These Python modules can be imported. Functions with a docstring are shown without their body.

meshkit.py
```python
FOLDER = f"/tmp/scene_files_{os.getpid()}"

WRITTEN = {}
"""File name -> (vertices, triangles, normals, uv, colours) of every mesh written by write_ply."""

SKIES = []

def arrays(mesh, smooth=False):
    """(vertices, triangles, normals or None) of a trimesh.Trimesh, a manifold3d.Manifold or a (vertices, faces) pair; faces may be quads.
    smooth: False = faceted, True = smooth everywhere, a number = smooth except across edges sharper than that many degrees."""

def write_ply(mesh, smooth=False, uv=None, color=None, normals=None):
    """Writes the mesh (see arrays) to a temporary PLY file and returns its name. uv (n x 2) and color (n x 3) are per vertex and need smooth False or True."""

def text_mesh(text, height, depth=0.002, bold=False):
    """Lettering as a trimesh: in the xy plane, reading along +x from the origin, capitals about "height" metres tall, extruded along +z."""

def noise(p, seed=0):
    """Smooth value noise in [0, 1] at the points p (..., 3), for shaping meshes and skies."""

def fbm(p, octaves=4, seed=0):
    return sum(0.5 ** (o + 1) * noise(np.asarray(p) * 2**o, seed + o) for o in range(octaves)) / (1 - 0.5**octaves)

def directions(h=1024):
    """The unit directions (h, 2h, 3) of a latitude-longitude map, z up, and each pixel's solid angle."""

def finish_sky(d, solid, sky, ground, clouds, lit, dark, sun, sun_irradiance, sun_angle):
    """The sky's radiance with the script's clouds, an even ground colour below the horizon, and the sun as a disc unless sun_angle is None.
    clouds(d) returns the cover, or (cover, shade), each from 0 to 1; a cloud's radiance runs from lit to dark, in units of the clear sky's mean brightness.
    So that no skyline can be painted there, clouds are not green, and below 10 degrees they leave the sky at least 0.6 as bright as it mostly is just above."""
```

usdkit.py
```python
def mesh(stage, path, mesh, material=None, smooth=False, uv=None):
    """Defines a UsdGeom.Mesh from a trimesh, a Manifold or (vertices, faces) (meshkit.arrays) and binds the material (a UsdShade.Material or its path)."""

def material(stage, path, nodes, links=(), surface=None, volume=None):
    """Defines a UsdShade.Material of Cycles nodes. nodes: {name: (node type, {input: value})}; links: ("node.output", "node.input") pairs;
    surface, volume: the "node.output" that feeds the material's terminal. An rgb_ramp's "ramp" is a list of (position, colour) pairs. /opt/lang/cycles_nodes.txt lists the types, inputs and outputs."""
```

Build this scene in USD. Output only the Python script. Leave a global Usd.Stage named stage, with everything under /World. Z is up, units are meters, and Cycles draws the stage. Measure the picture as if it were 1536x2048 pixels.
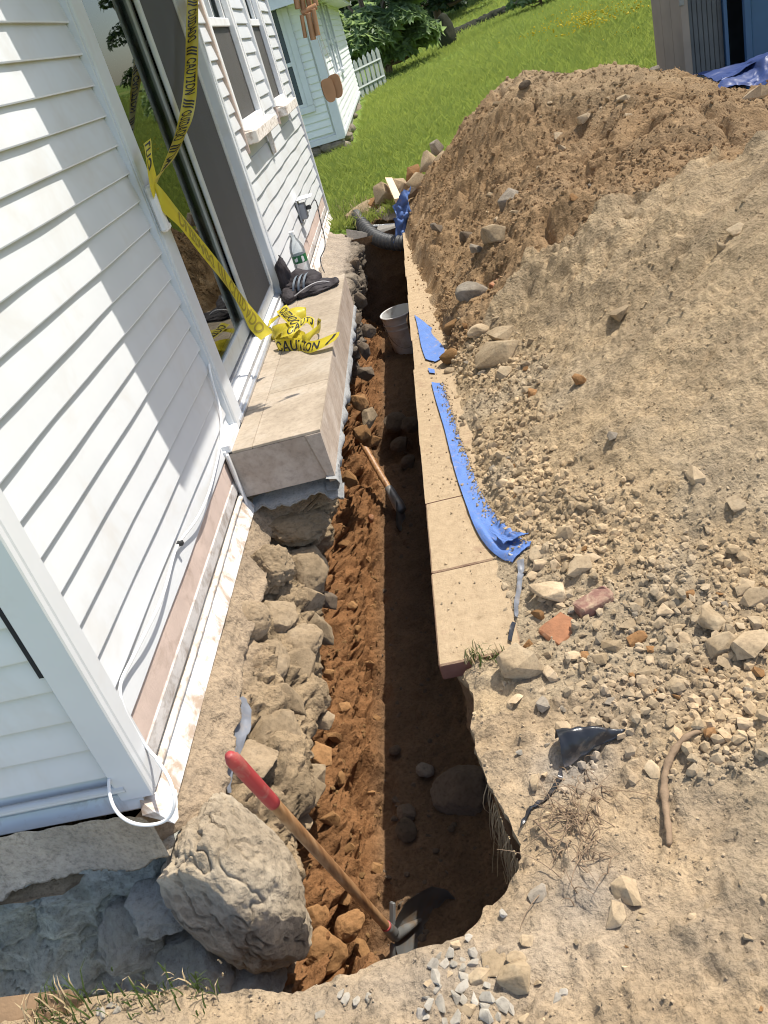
import math, random
import numpy as np, trimesh, meshkit, usdkit
from meshkit import fbm, noise, text_mesh
from scipy.interpolate import RBFInterpolator, RegularGridInterpolator, CubicSpline
from scipy.spatial import cKDTree, ConvexHull
from pxr import Usd, UsdGeom, UsdLux, UsdShade, Gf, Sdf, Vt

stage = Usd.Stage.CreateInMemory()
UsdGeom.SetStageUpAxis(stage, UsdGeom.Tokens.z)
UsdGeom.SetStageMetersPerUnit(stage, 1.0)
UsdGeom.Xform.Define(stage, '/World'); UsdGeom.Scope.Define(stage, '/World/Looks')
random.seed(7)

# ------------------------------------------------------------------ camera
F_PX, CX, CY, EYE = 1674.86, 768.0, 1024.0, np.array([0.0, 0.0, 1.65])
VY, VZ = np.array([770.0, 48.0]), np.array([1680.0, 3900.0])          # where the wall lines and the plumb lines meet
dY = np.array([VY[0]-CX, VY[1]-CY, F_PX]); dY /= np.linalg.norm(dY)
dZ = -np.array([VZ[0]-CX, VZ[1]-CY, F_PX]); dZ /= np.linalg.norm(dZ)
R = np.stack([np.cross(dY, dZ), dY, dZ], 1)
cam = UsdGeom.Camera.Define(stage, '/World/camera')
right, up, back = R[0], -R[1], -R[2]
cam.AddTransformOp().Set(Gf.Matrix4d(*right, 0, *up, 0, *back, 0, *EYE, 1))
cam.CreateHorizontalApertureAttr(36.0); cam.CreateVerticalApertureAttr(48.0)
cam.CreateFocalLengthAttr(F_PX/1536*36.0)
cam.CreateClippingRangeAttr(Gf.Vec2f(0.05, 2000))
cam.CreateExposureAttr(0.56)

# ------------------------------------------------------------------ sky and sun
SUN = np.array([1.0, 0.36, 2.1]); SUN /= np.linalg.norm(SUN)
usdkit.material(stage, '/World/Looks/sky', {
    's': ('sky_texture', {'sky_type': 'single_scattering', 'sun_disc': False, 'sun_elevation': float(math.asin(SUN[2])), 'sun_rotation': float(math.atan2(SUN[0], SUN[1])), 'aerosol_density': 2.2}),
    'b': ('background_shader', {'strength': 0.15})}, [('s.color', 'b.color')], surface='b.background')
dome = UsdLux.DomeLight.Define(stage, '/World/sky')
UsdShade.MaterialBindingAPI.Apply(dome.GetPrim()).Bind(UsdShade.Material.Get(stage, '/World/Looks/sky'))
dome.GetPrim().SetCustomDataByKey('kind', 'structure')
sun = UsdLux.DistantLight.Define(stage, '/World/sun')
sun.CreateIntensityAttr(1.08); sun.CreateAngleAttr(0.5); sun.CreateNormalizeAttr(True); sun.CreateColorAttr(Gf.Vec3f(1.0, 0.95, 0.87))
sz = SUN; sx = np.cross([0, 0, 1.0], sz); sx /= np.linalg.norm(sx); sy = np.cross(sz, sx)
sun.AddTransformOp().Set(Gf.Matrix4d(*sx, 0, *sy, 0, *sz, 0, 0, 0, 30, 1))

# ------------------------------------------------------------------ helpers: rays, naming, meshes
def ray(px, py): return R.T @ np.array([px-CX, py-CY, F_PX])
def at_z(px, py, z): d = ray(px, py); return EYE + d*(z-EYE[2])/d[2]
def at_x(px, py, x): d = ray(px, py); return EYE + d*(x-EYE[0])/d[0]
def at_y(px, py, y): d = ray(px, py); return EYE + d*y/d[1]

USED = {}
def numbered(parent, name):
    k = (parent, name); n = USED.get(k, 0); USED[k] = n + 1
    return f'{parent}/{name}' + (f'_{n:03d}' if n else '')
def tag(prim, label=None, cat=None, group=None, kind=None):
    for k, v in (('label', label), ('category', cat), ('group', group), ('kind', kind)):
        if v: prim.SetCustomDataByKey(k, v)
    return prim
def thing(name, label, cat, group=None, loc=(0, 0, 0), rotz=0):
    x = UsdGeom.Xform.Define(stage, numbered('/World', name)); x.AddTranslateOp().Set(Gf.Vec3d(*map(float, loc)))
    if rotz: x.AddRotateZOp().Set(math.degrees(rotz))
    LOC[str(x.GetPath())] = np.array(loc, float)
    tag(x.GetPrim(), label, cat, group); return str(x.GetPath())
LOC = {}
def shifted(mesh, parent):
    """parts are modelled in world coordinates and stored relative to their thing's base"""
    o = LOC.get('/'.join(parent.split('/')[:3]))
    if o is None or not o.any(): return mesh
    if hasattr(mesh, 'to_mesh'): k = mesh.to_mesh(); mesh = tm(k.vert_properties[:, :3], k.tri_verts)
    m = mesh.copy(); m.vertices = np.asarray(m.vertices) - o; return m
def obj(name, mesh, mat, parent='/World', smooth=False, label=None, cat=None, group=None, kind=None, tint=None, uv=None):
    p = numbered(parent, name)
    g = usdkit.mesh(stage, p, shifted(mesh, parent), M[mat] if isinstance(mat, str) else mat, smooth, uv)
    if tint is not None:
        UsdGeom.PrimvarsAPI(g).CreatePrimvar('tint', Sdf.ValueTypeNames.Color3fArray, 'vertex').Set(Vt.Vec3fArray.FromNumpy(np.ascontiguousarray(tint, dtype=np.float32)))
    tag(g.GetPrim(), label, cat, group, kind); return p
def copy_of(src, loc, rotz=0, label=None, group=None, name=None):
    sp = stage.GetPrimAtPath(src); nm = name or sp.GetName()
    x = UsdGeom.Xform.Define(stage, numbered('/World', nm)); x.GetPrim().GetReferences().AddInternalReference(src)
    x.ClearXformOpOrder(); x.AddTranslateOp().Set(Gf.Vec3d(*map(float, loc))); x.AddRotateZOp().Set(math.degrees(rotz))
    x.GetPrim().SetInstanceable(True)
    d = sp.GetCustomData(); tag(x.GetPrim(), label or d.get('label'), d.get('category'), group or d.get('group'))
    return str(x.GetPath())
cat_ = lambda ms: trimesh.util.concatenate([m for m in ms if m is not None])
def tm(v, f): return trimesh.Trimesh(np.asarray(v, float), np.asarray(f, int), process=False)
def box(x0, x1, y0, y1, z0, z1, bev=0.0):
    lo = np.array([min(x0, x1), min(y0, y1), min(z0, z1)], float); hi = np.array([max(x0, x1), max(y0, y1), max(z0, z1)], float)
    b = min(bev, 0.45*(hi-lo).min())
    if b <= 0:
        m = trimesh.creation.box(extents=hi-lo); m.apply_translation((lo+hi)/2); return m
    pts = []
    for sx_ in (0, 1):
        for sy_ in (0, 1):
            for sz_ in (0, 1):
                s = np.array([sx_, sy_, sz_]); c = np.where(s, hi, lo); d = np.where(s, -1, 1)*b
                for k in range(3):
                    q = c + d; q[k] = c[k]; pts.append(q)
    return trimesh.convex.convex_hull(np.array(pts))
def prism_y(sec, ys, wob=None):
    """a closed section [(x, z)...] drawn along y through the stations ys"""
    sec = np.asarray(sec, float); n = len(sec); V = []
    for i, y in enumerate(ys):
        o = wob(y) if wob is not None else np.zeros((n, 2))
        V.append(np.column_stack([sec[:, 0]+o[:, 0], np.full(n, y), sec[:, 1]+o[:, 1]]))
    F = []
    for i in range(len(ys)-1):
        for k in range(n):
            a, b = i*n+k, i*n+(k+1) % n; F += [[a, b, b+n], [a, b+n, a+n]]
    for k in range(1, n-1):
        F.append([0, k+1, k]); e = (len(ys)-1)*n; F.append([e, e+k, e+k+1])
    m = tm(np.vstack(V), F); m.fix_normals(); return m
def swap_xy(m): m = m.copy(); m.vertices = m.vertices[:, [1, 0, 2]]; m.invert(); return m
def tube(pts, rad, seg=10, caps=True):
    P = np.asarray(pts, float); n = len(P); rad = np.broadcast_to(np.asarray(rad, float), (n,))
    T = np.gradient(P, axis=0); T /= np.linalg.norm(T, axis=1, keepdims=True)+1e-12
    N = np.cross(T[0], [0.3, 0.2, 1.0]); 
    if np.linalg.norm(N) < 1e-3: N = np.cross(T[0], [1, 0, 0])
    N /= np.linalg.norm(N); V = []; a = np.linspace(0, 2*np.pi, seg, endpoint=False)
    for i in range(n):
        N = N - T[i]*(N@T[i]); N /= np.linalg.norm(N); B = np.cross(T[i], N)
        V.append(P[i] + rad[i]*(np.cos(a)[:, None]*N + np.sin(a)[:, None]*B))
    V = np.vstack(V); F = []
    for i in range(n-1):
        for k in range(seg):
            p, q = i*seg+k, i*seg+(k+1) % seg; F += [[p, q, q+seg], [p, q+seg, p+seg]]
    if caps:
        V = np.vstack([V, P[0], P[-1]]); e = (n-1)*seg
        for k in range(seg): F += [[len(V)-2, (k+1) % seg, k], [len(V)-1, e+k, e+(k+1) % seg]]
    return tm(V, F)
def curve(pts, n=40):
    P = np.asarray(pts, float); t = np.r_[0, np.cumsum(np.linalg.norm(np.diff(P, axis=0), axis=1))]
    return CubicSpline(t, P)(np.linspace(0, t[-1], n))
def grid_faces(nu, nv, flip=False):
    i, j = np.meshgrid(np.arange(nu-1), np.arange(nv-1), indexing='ij'); a = (i*nv+j).ravel()
    f = np.vstack([np.column_stack([a, a+nv, a+nv+1]), np.column_stack([a, a+nv+1, a+1])])
    return f[:, ::-1] if flip else f
def revolve(prof, seg=28):
    """[(radius, z)...] turned about z"""
    return trimesh.creation.revolve(np.asarray(prof, float), sections=seg)
def frame_to(a, b):
    """matrix whose z axis runs from a to b, origin at a"""
    a, b = np.asarray(a, float), np.asarray(b, float); z = (b-a)/np.linalg.norm(b-a)
    x = np.cross([0, 1, 0.1], z); x /= np.linalg.norm(x); m = np.eye(4); m[:3, 0], m[:3, 1], m[:3, 2], m[:3, 3] = x, np.cross(z, x), z, a
    return m
def rock(seed, size, rot=None, pts=15, fine=2):
    """angular stone: hull of points on a roughened ellipsoid, edges worn, faces uneven"""
    r = np.random.default_rng(seed); p = r.normal(size=(pts, 3)); p /= np.linalg.norm(p, axis=1, keepdims=True)
    p = np.sign(p)*np.abs(p)**r.uniform(.6, .95); p *= r.uniform(0.72, 1.08, (pts, 1))
    n = r.normal(size=3); n /= np.linalg.norm(n); h = p@n; p -= np.outer(np.maximum(h-r.uniform(.45, .7), 0), n)
    m = trimesh.convex.convex_hull(p)
    for _ in range(fine): m = m.subdivide()
    v = m.vertices; A = m.edges_unique; deg = np.bincount(A.ravel(), minlength=len(v))[:, None]
    acc = np.zeros_like(v); np.add.at(acc, A[:, 0], v[A[:, 1]]); np.add.at(acc, A[:, 1], v[A[:, 0]]); v = v*.78+acc/deg*.22
    v = v*(1+(fbm(v*2.2+seed % 97, 3, seed)-.5)[:, None]*.09+(fbm(v*8+seed % 31, 2, seed+3)-.5)[:, None]*.06)
    m = tm(v*np.asarray(size)/2, m.faces)
    m.apply_transform(trimesh.transformations.random_rotation_matrix(r.random(3)) if rot is None else trimesh.transformations.euler_matrix(*rot)); return m
def boulder(seed, size, rot=(0, 0, 0), sub=3, amp=0.12, cuts=5, fine=0.012):
    """weathered stone: sphere, a few planed-off faces, noise"""
    r = np.random.default_rng(seed); m = trimesh.creation.icosphere(subdivisions=sub, radius=1.0); v = m.vertices
    for _ in range(cuts):
        n = r.normal(size=3); n /= np.linalg.norm(n); d = r.uniform(0.62, 0.85); h = v@n; v = v - np.outer(np.maximum(h-d, 0)*0.8, n)
    k = (fbm(v*1.7+seed, 4, seed)-0.5)*2*amp + (fbm(v*7+seed, 3, seed+9)-0.5)*2*amp*0.3
    k -= (sub > 4)*.05*np.exp(-(np.abs(fbm(v*1.9+3, 4, seed+4)-.5)/.02)**2)
    v = v*(1+k[:, None]); v = v*np.asarray(size)/2; m = tm(v, m.faces)
    m.apply_transform(trimesh.transformations.euler_matrix(*rot)); return m
def hull(pts): return trimesh.convex.convex_hull(np.asarray(pts, float))
def gravel(P, size, seed, squash=0.7, tri=20):
    """many small angular stones as one mesh"""
    r = np.random.default_rng(seed); ico = trimesh.creation.icosahedron(); n = len(P)
    protos = np.stack([ico.vertices*r.uniform(0.55, 1.1, (12, 1))*np.array([1, r.uniform(.6, 1), squash]) for _ in range(24)])
    v = protos[r.integers(0, 24, n)]*np.asarray(size)[:, None, None]/2
    q = r.normal(size=(n, 4)); q /= np.linalg.norm(q, axis=1, keepdims=True); w, x, y, z = q.T
    A = np.stack([1-2*(y*y+z*z), 2*(x*y-z*w), 2*(x*z+y*w), 2*(x*y+z*w), 1-2*(x*x+z*z), 2*(y*z-x*w), 2*(x*z-y*w), 2*(y*z+x*w), 1-2*(x*x+y*y)], 1).reshape(n, 3, 3)
    v = np.einsum('nij,nkj->nki', A, v) + P[:, None, :]
    f = ico.faces[None]+12*np.arange(n)[:, None, None]
    return tm(v.reshape(-1, 3), f.reshape(-1, 3))

# ------------------------------------------------------------------ materials
M = {}
def mat(name, nodes, links, surface='p.BSDF', volume=None):
    M[name] = usdkit.material(stage, '/World/Looks/'+name, nodes, links, surface, volume); return M[name]
def plain(name, col, rough=0.5, metal=0.0, var=0.06, scale=9.0, bump=0.0, bscale=120.0, dirt=None, dirt_amt=0.4, dirt_scale=5.0, spec=0.5, dirt_lo=0.52, **kw):
    """painted, plastic, metal or wood-like: base colour varied by noise, optional stains of another colour, optional fine relief"""
    c = np.array(col)
    n = {'g': ('geometry', {}), 'n': ('noise_texture', {'scale': scale, 'detail': 5.0, 'roughness': 0.6}),
         'r': ('rgb_ramp', {'ramp': [(0.25, tuple(np.clip(c*(1-var), 0, 1))), (0.75, tuple(np.clip(c*(1+var), 0, 1)))]}),
         'p': ('principled_bsdf', {'roughness': rough, 'metallic': metal, 'specular_ior_level': spec, **kw})}
    l = [('g.position', 'n.vector'), ('n.fac', 'r.fac')]
    last = 'r.color'
    if dirt is not None:
        n['dn'] = ('noise_texture', {'scale': dirt_scale, 'detail': 8.0, 'roughness': 0.65, 'distortion': 0.4})
        n['dr'] = ('rgb_ramp', {'ramp': [(dirt_lo, (0, 0, 0)), (dirt_lo+.16, (dirt_amt,)*3)]}); n['mx'] = ('mix_color', {'b': dirt})
        l += [('g.position', 'dn.vector'), ('dn.fac', 'dr.fac'), ('dr.color', 'mx.fac'), (last, 'mx.a')]; last = 'mx.result'
    l.append((last, 'p.base_color'))
    if bump:
        n['bn'] = ('noise_texture', {'scale': bscale, 'detail': 4.0}); n['bp'] = ('bump', {'strength': bump, 'distance': 0.004})
        l += [('g.position', 'bn.vector'), ('bn.fac', 'bp.height'), ('bp.normal', 'p.normal')]
    return mat(name, n, l)
def stony(name, cols, scale=6.0, fine=60.0, rough=0.95, bump=0.6, dist=0.012, tinted=False, rand=0.0, island=False, speck=0.35, coarse=22.0):
    """soil, stone, mortar: mottled by two noises, rough relief at three sizes; tinted = base colour from the mesh's own soil colours"""
    n = {'g': ('geometry', {}), 'n': ('noise_texture', {'scale': scale, 'detail': 8.0, 'roughness': 0.62}),
         'f': ('noise_texture', {'scale': fine, 'detail': 6.0, 'roughness': 0.7}),
         'fr': ('rgb_ramp', {'ramp': [(0.28, (1-speck,)*3), (0.5, (1, 1, 1)), (0.75, (1+speck*0.45,)*3)]}),
         'm': ('mix_color', {'blend_type': 'multiply', 'fac': 1.0, 'use_clamp': False}),
         'v': ('voronoi_texture', {'scale': fine*0.9, 'randomness': 1.0}),
         'c': ('noise_texture', {'scale': coarse, 'detail': 5.0, 'roughness': 0.65}),
         'b1': ('bump', {'strength': bump, 'distance': dist*1.6}), 'b2': ('bump', {'strength': bump*0.8, 'distance': dist*0.5}), 'b3': ('bump', {'strength': bump*0.5, 'distance': dist*0.3}),
         'p': ('principled_bsdf', {'roughness': rough, 'specular_ior_level': 0.15, 'diffuse_roughness': 0.6})}
    l = [('g.position', 'n.vector'), ('g.position', 'f.vector'), ('g.position', 'v.vector'), ('g.position', 'c.vector'), ('f.fac', 'fr.fac'), ('fr.color', 'm.b'),
         ('c.fac', 'b1.height'), ('f.fac', 'b2.height'), ('b1.normal', 'b2.normal'), ('v.distance', 'b3.height'), ('b2.normal', 'b3.normal'), ('b3.normal', 'p.normal')]
    if tinted:
        n['a'] = ('attribute', {'attribute': 'tint'})
        n['nr'] = ('rgb_ramp', {'ramp': [(0.3, (0.8, 0.8, 0.8)), (0.7, (1.17, 1.16, 1.13))]}); n['m0'] = ('mix_color', {'blend_type': 'multiply', 'fac': 1.0, 'use_clamp': False})
        l += [('n.fac', 'nr.fac'), ('a.color', 'm0.a'), ('nr.color', 'm0.b'), ('m0.result', 'm.a')]
    else:
        k = len(cols); n['r'] = ('rgb_ramp', {'ramp': [(0.28+0.44*i/max(k-1, 1), c) for i, c in enumerate(cols)]})
        l += [('n.fac', 'r.fac'), ('r.color', 'm.a')]
    last = 'm.result'
    if rand:
        n['o'] = ('object_info', {}) if not island else ('geometry', {})
        n['rr'] = ('rgb_ramp', {'ramp': [(0.0, (1-rand, 1-rand*1.05, 1-rand*1.15)), (0.5, (1, 1, 1)), (1.0, (1+rand, 1+rand, 1+rand*1.1))]})
        n['m2'] = ('mix_color', {'blend_type': 'multiply', 'fac': 1.0, 'use_clamp': False})
        l += [('o.random_per_island' if island else 'o.random', 'rr.fac'), (last, 'm2.a'), ('rr.color', 'm2.b')]; last = 'm2.result'
    l.append((last, 'p.base_color'))
    return mat(name, n, l)

plain('white_vinyl', (0.57, 0.58, 0.58), 0.42, var=0.05, scale=2.5, dirt=(0.46, 0.41, 0.34), dirt_amt=0.3, dirt_scale=3.6, spec=0.3)
plain('neighbour_vinyl', (0.74, 0.76, 0.75), 0.45, var=0.03, scale=2.0, spec=0.3)
plain('trim_metal', (0.56, 0.58, 0.59), 0.45, var=0.03, scale=4.0, dirt=(0.42, 0.37, 0.3), dirt_amt=0.25, dirt_scale=4.0, spec=0.3)
plain('door_frame', (0.5, 0.51, 0.49), 0.4, var=0.05, scale=12.0, dirt=(0.3, 0.27, 0.21), dirt_amt=0.4, dirt_scale=9.0)
plain('track_metal', (0.5, 0.5, 0.5), 0.35, metal=0.6, dirt=(0.25, 0.2, 0.14), dirt_amt=0.6, dirt_scale=14)
plain('rubber_dark', (0.02, 0.02, 0.02), 0.7)
plain('window_white', (0.72, 0.72, 0.71), 0.45, dirt=(0.4, 0.35, 0.28), dirt_amt=0.35, dirt_scale=7.0)
plain('peeling_sill', (0.7, 0.65, 0.58), 0.7, dirt=(0.3, 0.22, 0.15), dirt_amt=0.75, dirt_scale=22.0, dirt_lo=0.47, bump=0.3)
plain('bare_board', (0.55, 0.43, 0.36), 0.75, var=0.16, scale=5, dirt=(0.34, 0.25, 0.19), dirt_amt=0.7, dirt_scale=8.0, bump=0.25)
plain('grey_board', (0.5, 0.47, 0.44), 0.8, var=0.12, dirt=(0.22, 0.17, 0.13), dirt_amt=0.7, dirt_scale=14.0, dirt_lo=0.46, bump=0.3)
plain('flashing_paint', (0.78, 0.76, 0.72), 0.5, dirt=(0.36, 0.25, 0.16), dirt_amt=0.85, dirt_scale=13.0, dirt_lo=0.45, bump=0.3, bscale=60)
plain('flashing_blue', (0.68, 0.72, 0.72), 0.5, dirt=(0.4, 0.36, 0.3), dirt_amt=0.6, dirt_scale=12.0)
plain('interior_dark', (0.05, 0.045, 0.035), 0.9)
plain('curtain', (0.13, 0.115, 0.07), 0.9, var=0.2)
plain('black_plastic', (0.018, 0.019, 0.022), 0.28, dirt=(0.26, 0.21, 0.16), dirt_amt=0.5, dirt_scale=9.0, bump=0.35, bscale=60)
plain('grey_plastic', (0.17, 0.18, 0.2), 0.45, dirt=(0.3, 0.25, 0.2), dirt_amt=0.6, dirt_scale=12.0, bump=0.4, bscale=50)
plain('blue_tarp', (0.09, 0.175, 0.43), 0.55, var=0.12, scale=14, dirt=(0.36, 0.27, 0.17), dirt_amt=0.7, dirt_scale=38.0, dirt_lo=0.56, bump=0.6, bscale=160)
plain('navy_tarp', (0.022, 0.045, 0.15), 0.5, var=0.2, scale=6, bump=0.3, bscale=50)
plain('blue_door', (0.02, 0.065, 0.14), 0.4, var=0.1)
plain('shed_board', (0.225, 0.185, 0.145), 0.8, var=0.14, scale=4, bump=0.25, bscale=60)
plain('shed_dark', (0.075, 0.08, 0.08), 0.8, var=0.2, scale=5)
plain('shed_black', (0.012, 0.012, 0.014), 0.9)
plain('red_grip', (0.34, 0.045, 0.045), 0.5, var=0.1, dirt=(0.36, 0.26, 0.19), dirt_amt=0.55, dirt_scale=16)
plain('steel_worn', (0.2, 0.2, 0.19), 0.5, metal=0.45, var=0.25, scale=12, dirt=(0.24, 0.16, 0.09), dirt_amt=0.75, dirt_scale=14)
plain('bucket_plastic', (0.58, 0.58, 0.56), 0.5, var=0.08, dirt=(0.24, 0.19, 0.13), dirt_amt=0.7, dirt_scale=8)
plain('hose_plastic', (0.035, 0.037, 0.038), 0.55, var=0.2, dirt=(0.2, 0.17, 0.13), dirt_amt=0.25, dirt_scale=14)
plain('pale_pine', (0.66, 0.52, 0.34), 0.7, var=0.12, scale=14)
plain('board_brown', (0.3, 0.19, 0.1), 0.75, var=0.25, scale=9, bump=0.3)
plain('grey_edge', (0.3, 0.32, 0.31), 0.8)
plain('bamboo', (0.3, 0.155, 0.075), 0.5, var=0.18, scale=14)
plain('tape_ink', (0.014, 0.013, 0.01), 0.6)
plain('tape_ink_faint', (0.26, 0.2, 0.02), 0.6)
plain('white_cable', (0.75, 0.75, 0.74), 0.45)
plain('dark_cable', (0.02, 0.02, 0.02), 0.5)
plain('grey_box', (0.22, 0.23, 0.24), 0.5)
plain('jacket', (0.02, 0.015, 0.017), 0.8, var=0.3, scale=20, bump=0.6, bscale=60)
plain('jacket_stripe', (0.15, 0.18, 0.21), 0.6, var=0.25, scale=30)
plain('zip_grey', (0.35, 0.34, 0.34), 0.5)
plain('label_green', (0.015, 0.12, 0.04), 0.5)
plain('white_plain', (0.75, 0.75, 0.73), 0.5)
plain('grommet', (0.62, 0.6, 0.55), 0.35, metal=0.6)
plain('fence_white', (0.28, 0.31, 0.29), 0.7)
plain('gutter_dark', (0.03, 0.035, 0.06), 0.5)
plain('roof_shingle', (0.09, 0.09, 0.095), 0.9, var=0.3, scale=14, bump=0.4)
plain('neighbour_trim', (0.62, 0.64, 0.66), 0.5)
plain('window_pane_far', (0.05, 0.07, 0.08), 0.12)
plain('root_bark', (0.22, 0.15, 0.09), 0.9, var=0.25, scale=30, bump=0.5)
plain('straw', (0.36, 0.27, 0.15), 0.9)
plain('porcelain', (0.72, 0.68, 0.6), 0.5)
plain('terracotta', (0.27, 0.115, 0.05), 0.85, var=0.25, scale=30, dirt=(0.42, 0.31, 0.2), dirt_amt=0.5, dirt_scale=20, bump=0.5)
plain('brick_maroon', (0.19, 0.095, 0.07), 0.9, var=0.25, scale=30, dirt=(0.38, 0.28, 0.18), dirt_amt=0.8, dirt_scale=24, dirt_lo=0.47, bump=0.5)
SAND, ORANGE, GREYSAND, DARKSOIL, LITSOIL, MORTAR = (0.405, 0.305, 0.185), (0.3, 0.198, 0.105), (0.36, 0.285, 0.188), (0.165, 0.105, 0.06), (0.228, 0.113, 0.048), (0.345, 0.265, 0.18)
stony('soil', None, scale=5, fine=85, tinted=True, bump=1.0, dist=0.014, speck=0.45)
stony('grit_tint', None, scale=9, fine=140, tinted=True, bump=0.2, dist=0.003)
stony('mortar_soil', None, scale=7, fine=75, tinted=True, bump=0.95, dist=0.014, coarse=30, speck=0.5)
stony('rubble_stone', [(0.3, 0.225, 0.135), (0.4, 0.305, 0.19), (0.46, 0.37, 0.245)], scale=9, fine=90, bump=0.5, dist=0.006, rand=0.22)
stony('pebble_mix', [(0.34, 0.25, 0.15), (0.42, 0.32, 0.2)], scale=9, fine=140, bump=0.3, dist=0.004, rand=0.28, island=True)
stony('clod_orange', [(0.24, 0.135, 0.055), (0.31, 0.185, 0.085)], scale=9, fine=110, bump=0.5, dist=0.006, rand=0.25, island=True)
stony('white_stone', [(0.29, 0.258, 0.205), (0.41, 0.375, 0.31)], scale=14, fine=90, bump=0.35, dist=0.004, rand=0.18)
stony('field_stone', [(0.2, 0.148, 0.09), (0.28, 0.21, 0.13), (0.35, 0.27, 0.175)], scale=7, fine=60, bump=0.7, dist=0.009, rand=0.12, coarse=18)
stony('grey_stone', [(0.18, 0.148, 0.11), (0.265, 0.225, 0.17), (0.35, 0.305, 0.24)], scale=8, fine=70, bump=0.6, dist=0.008, rand=0.1)
stony('boulder_stone', [(0.22, 0.175, 0.12), (0.33, 0.27, 0.19), (0.42, 0.355, 0.26)], scale=5, fine=45, bump=1.0, dist=0.016, coarse=12)
stony('orange_stone', [(0.23, 0.12, 0.05), (0.31, 0.175, 0.075)], scale=9, fine=70, bump=0.7, dist=0.009, rand=0.18)
stony('dark_stone', [(0.11, 0.085, 0.06), (0.17, 0.13, 0.09)], scale=8, fine=70, bump=0.6, dist=0.008, rand=0.2)
stony('plaster_stone', [(0.33, 0.32, 0.275), (0.43, 0.42, 0.37)], scale=6, fine=50, bump=1.0, dist=0.014)
stony('mossy_stone', [(0.03, 0.035, 0.022), (0.07, 0.07, 0.045)], scale=5, fine=30)
stony('concrete_old', [(0.34, 0.32, 0.28), (0.45, 0.42, 0.37)], scale=6, fine=80, bump=0.4, dist=0.005)
stony('grey_cement', [(0.24, 0.24, 0.23), (0.36, 0.36, 0.345)], scale=9, fine=80, bump=0.6, dist=0.006)
stony('stoop_tile', [(0.31, 0.25, 0.18), (0.42, 0.345, 0.255), (0.5, 0.43, 0.34)], scale=4, fine=40, bump=0.3, dist=0.003, rough=0.75, rand=0.07, speck=0.26)
stony('stoop_side', [(0.27, 0.205, 0.15), (0.37, 0.3, 0.235), (0.46, 0.39, 0.32)], scale=6, fine=40, bump=0.35, dist=0.004, rand=0.06, speck=0.25)
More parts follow.
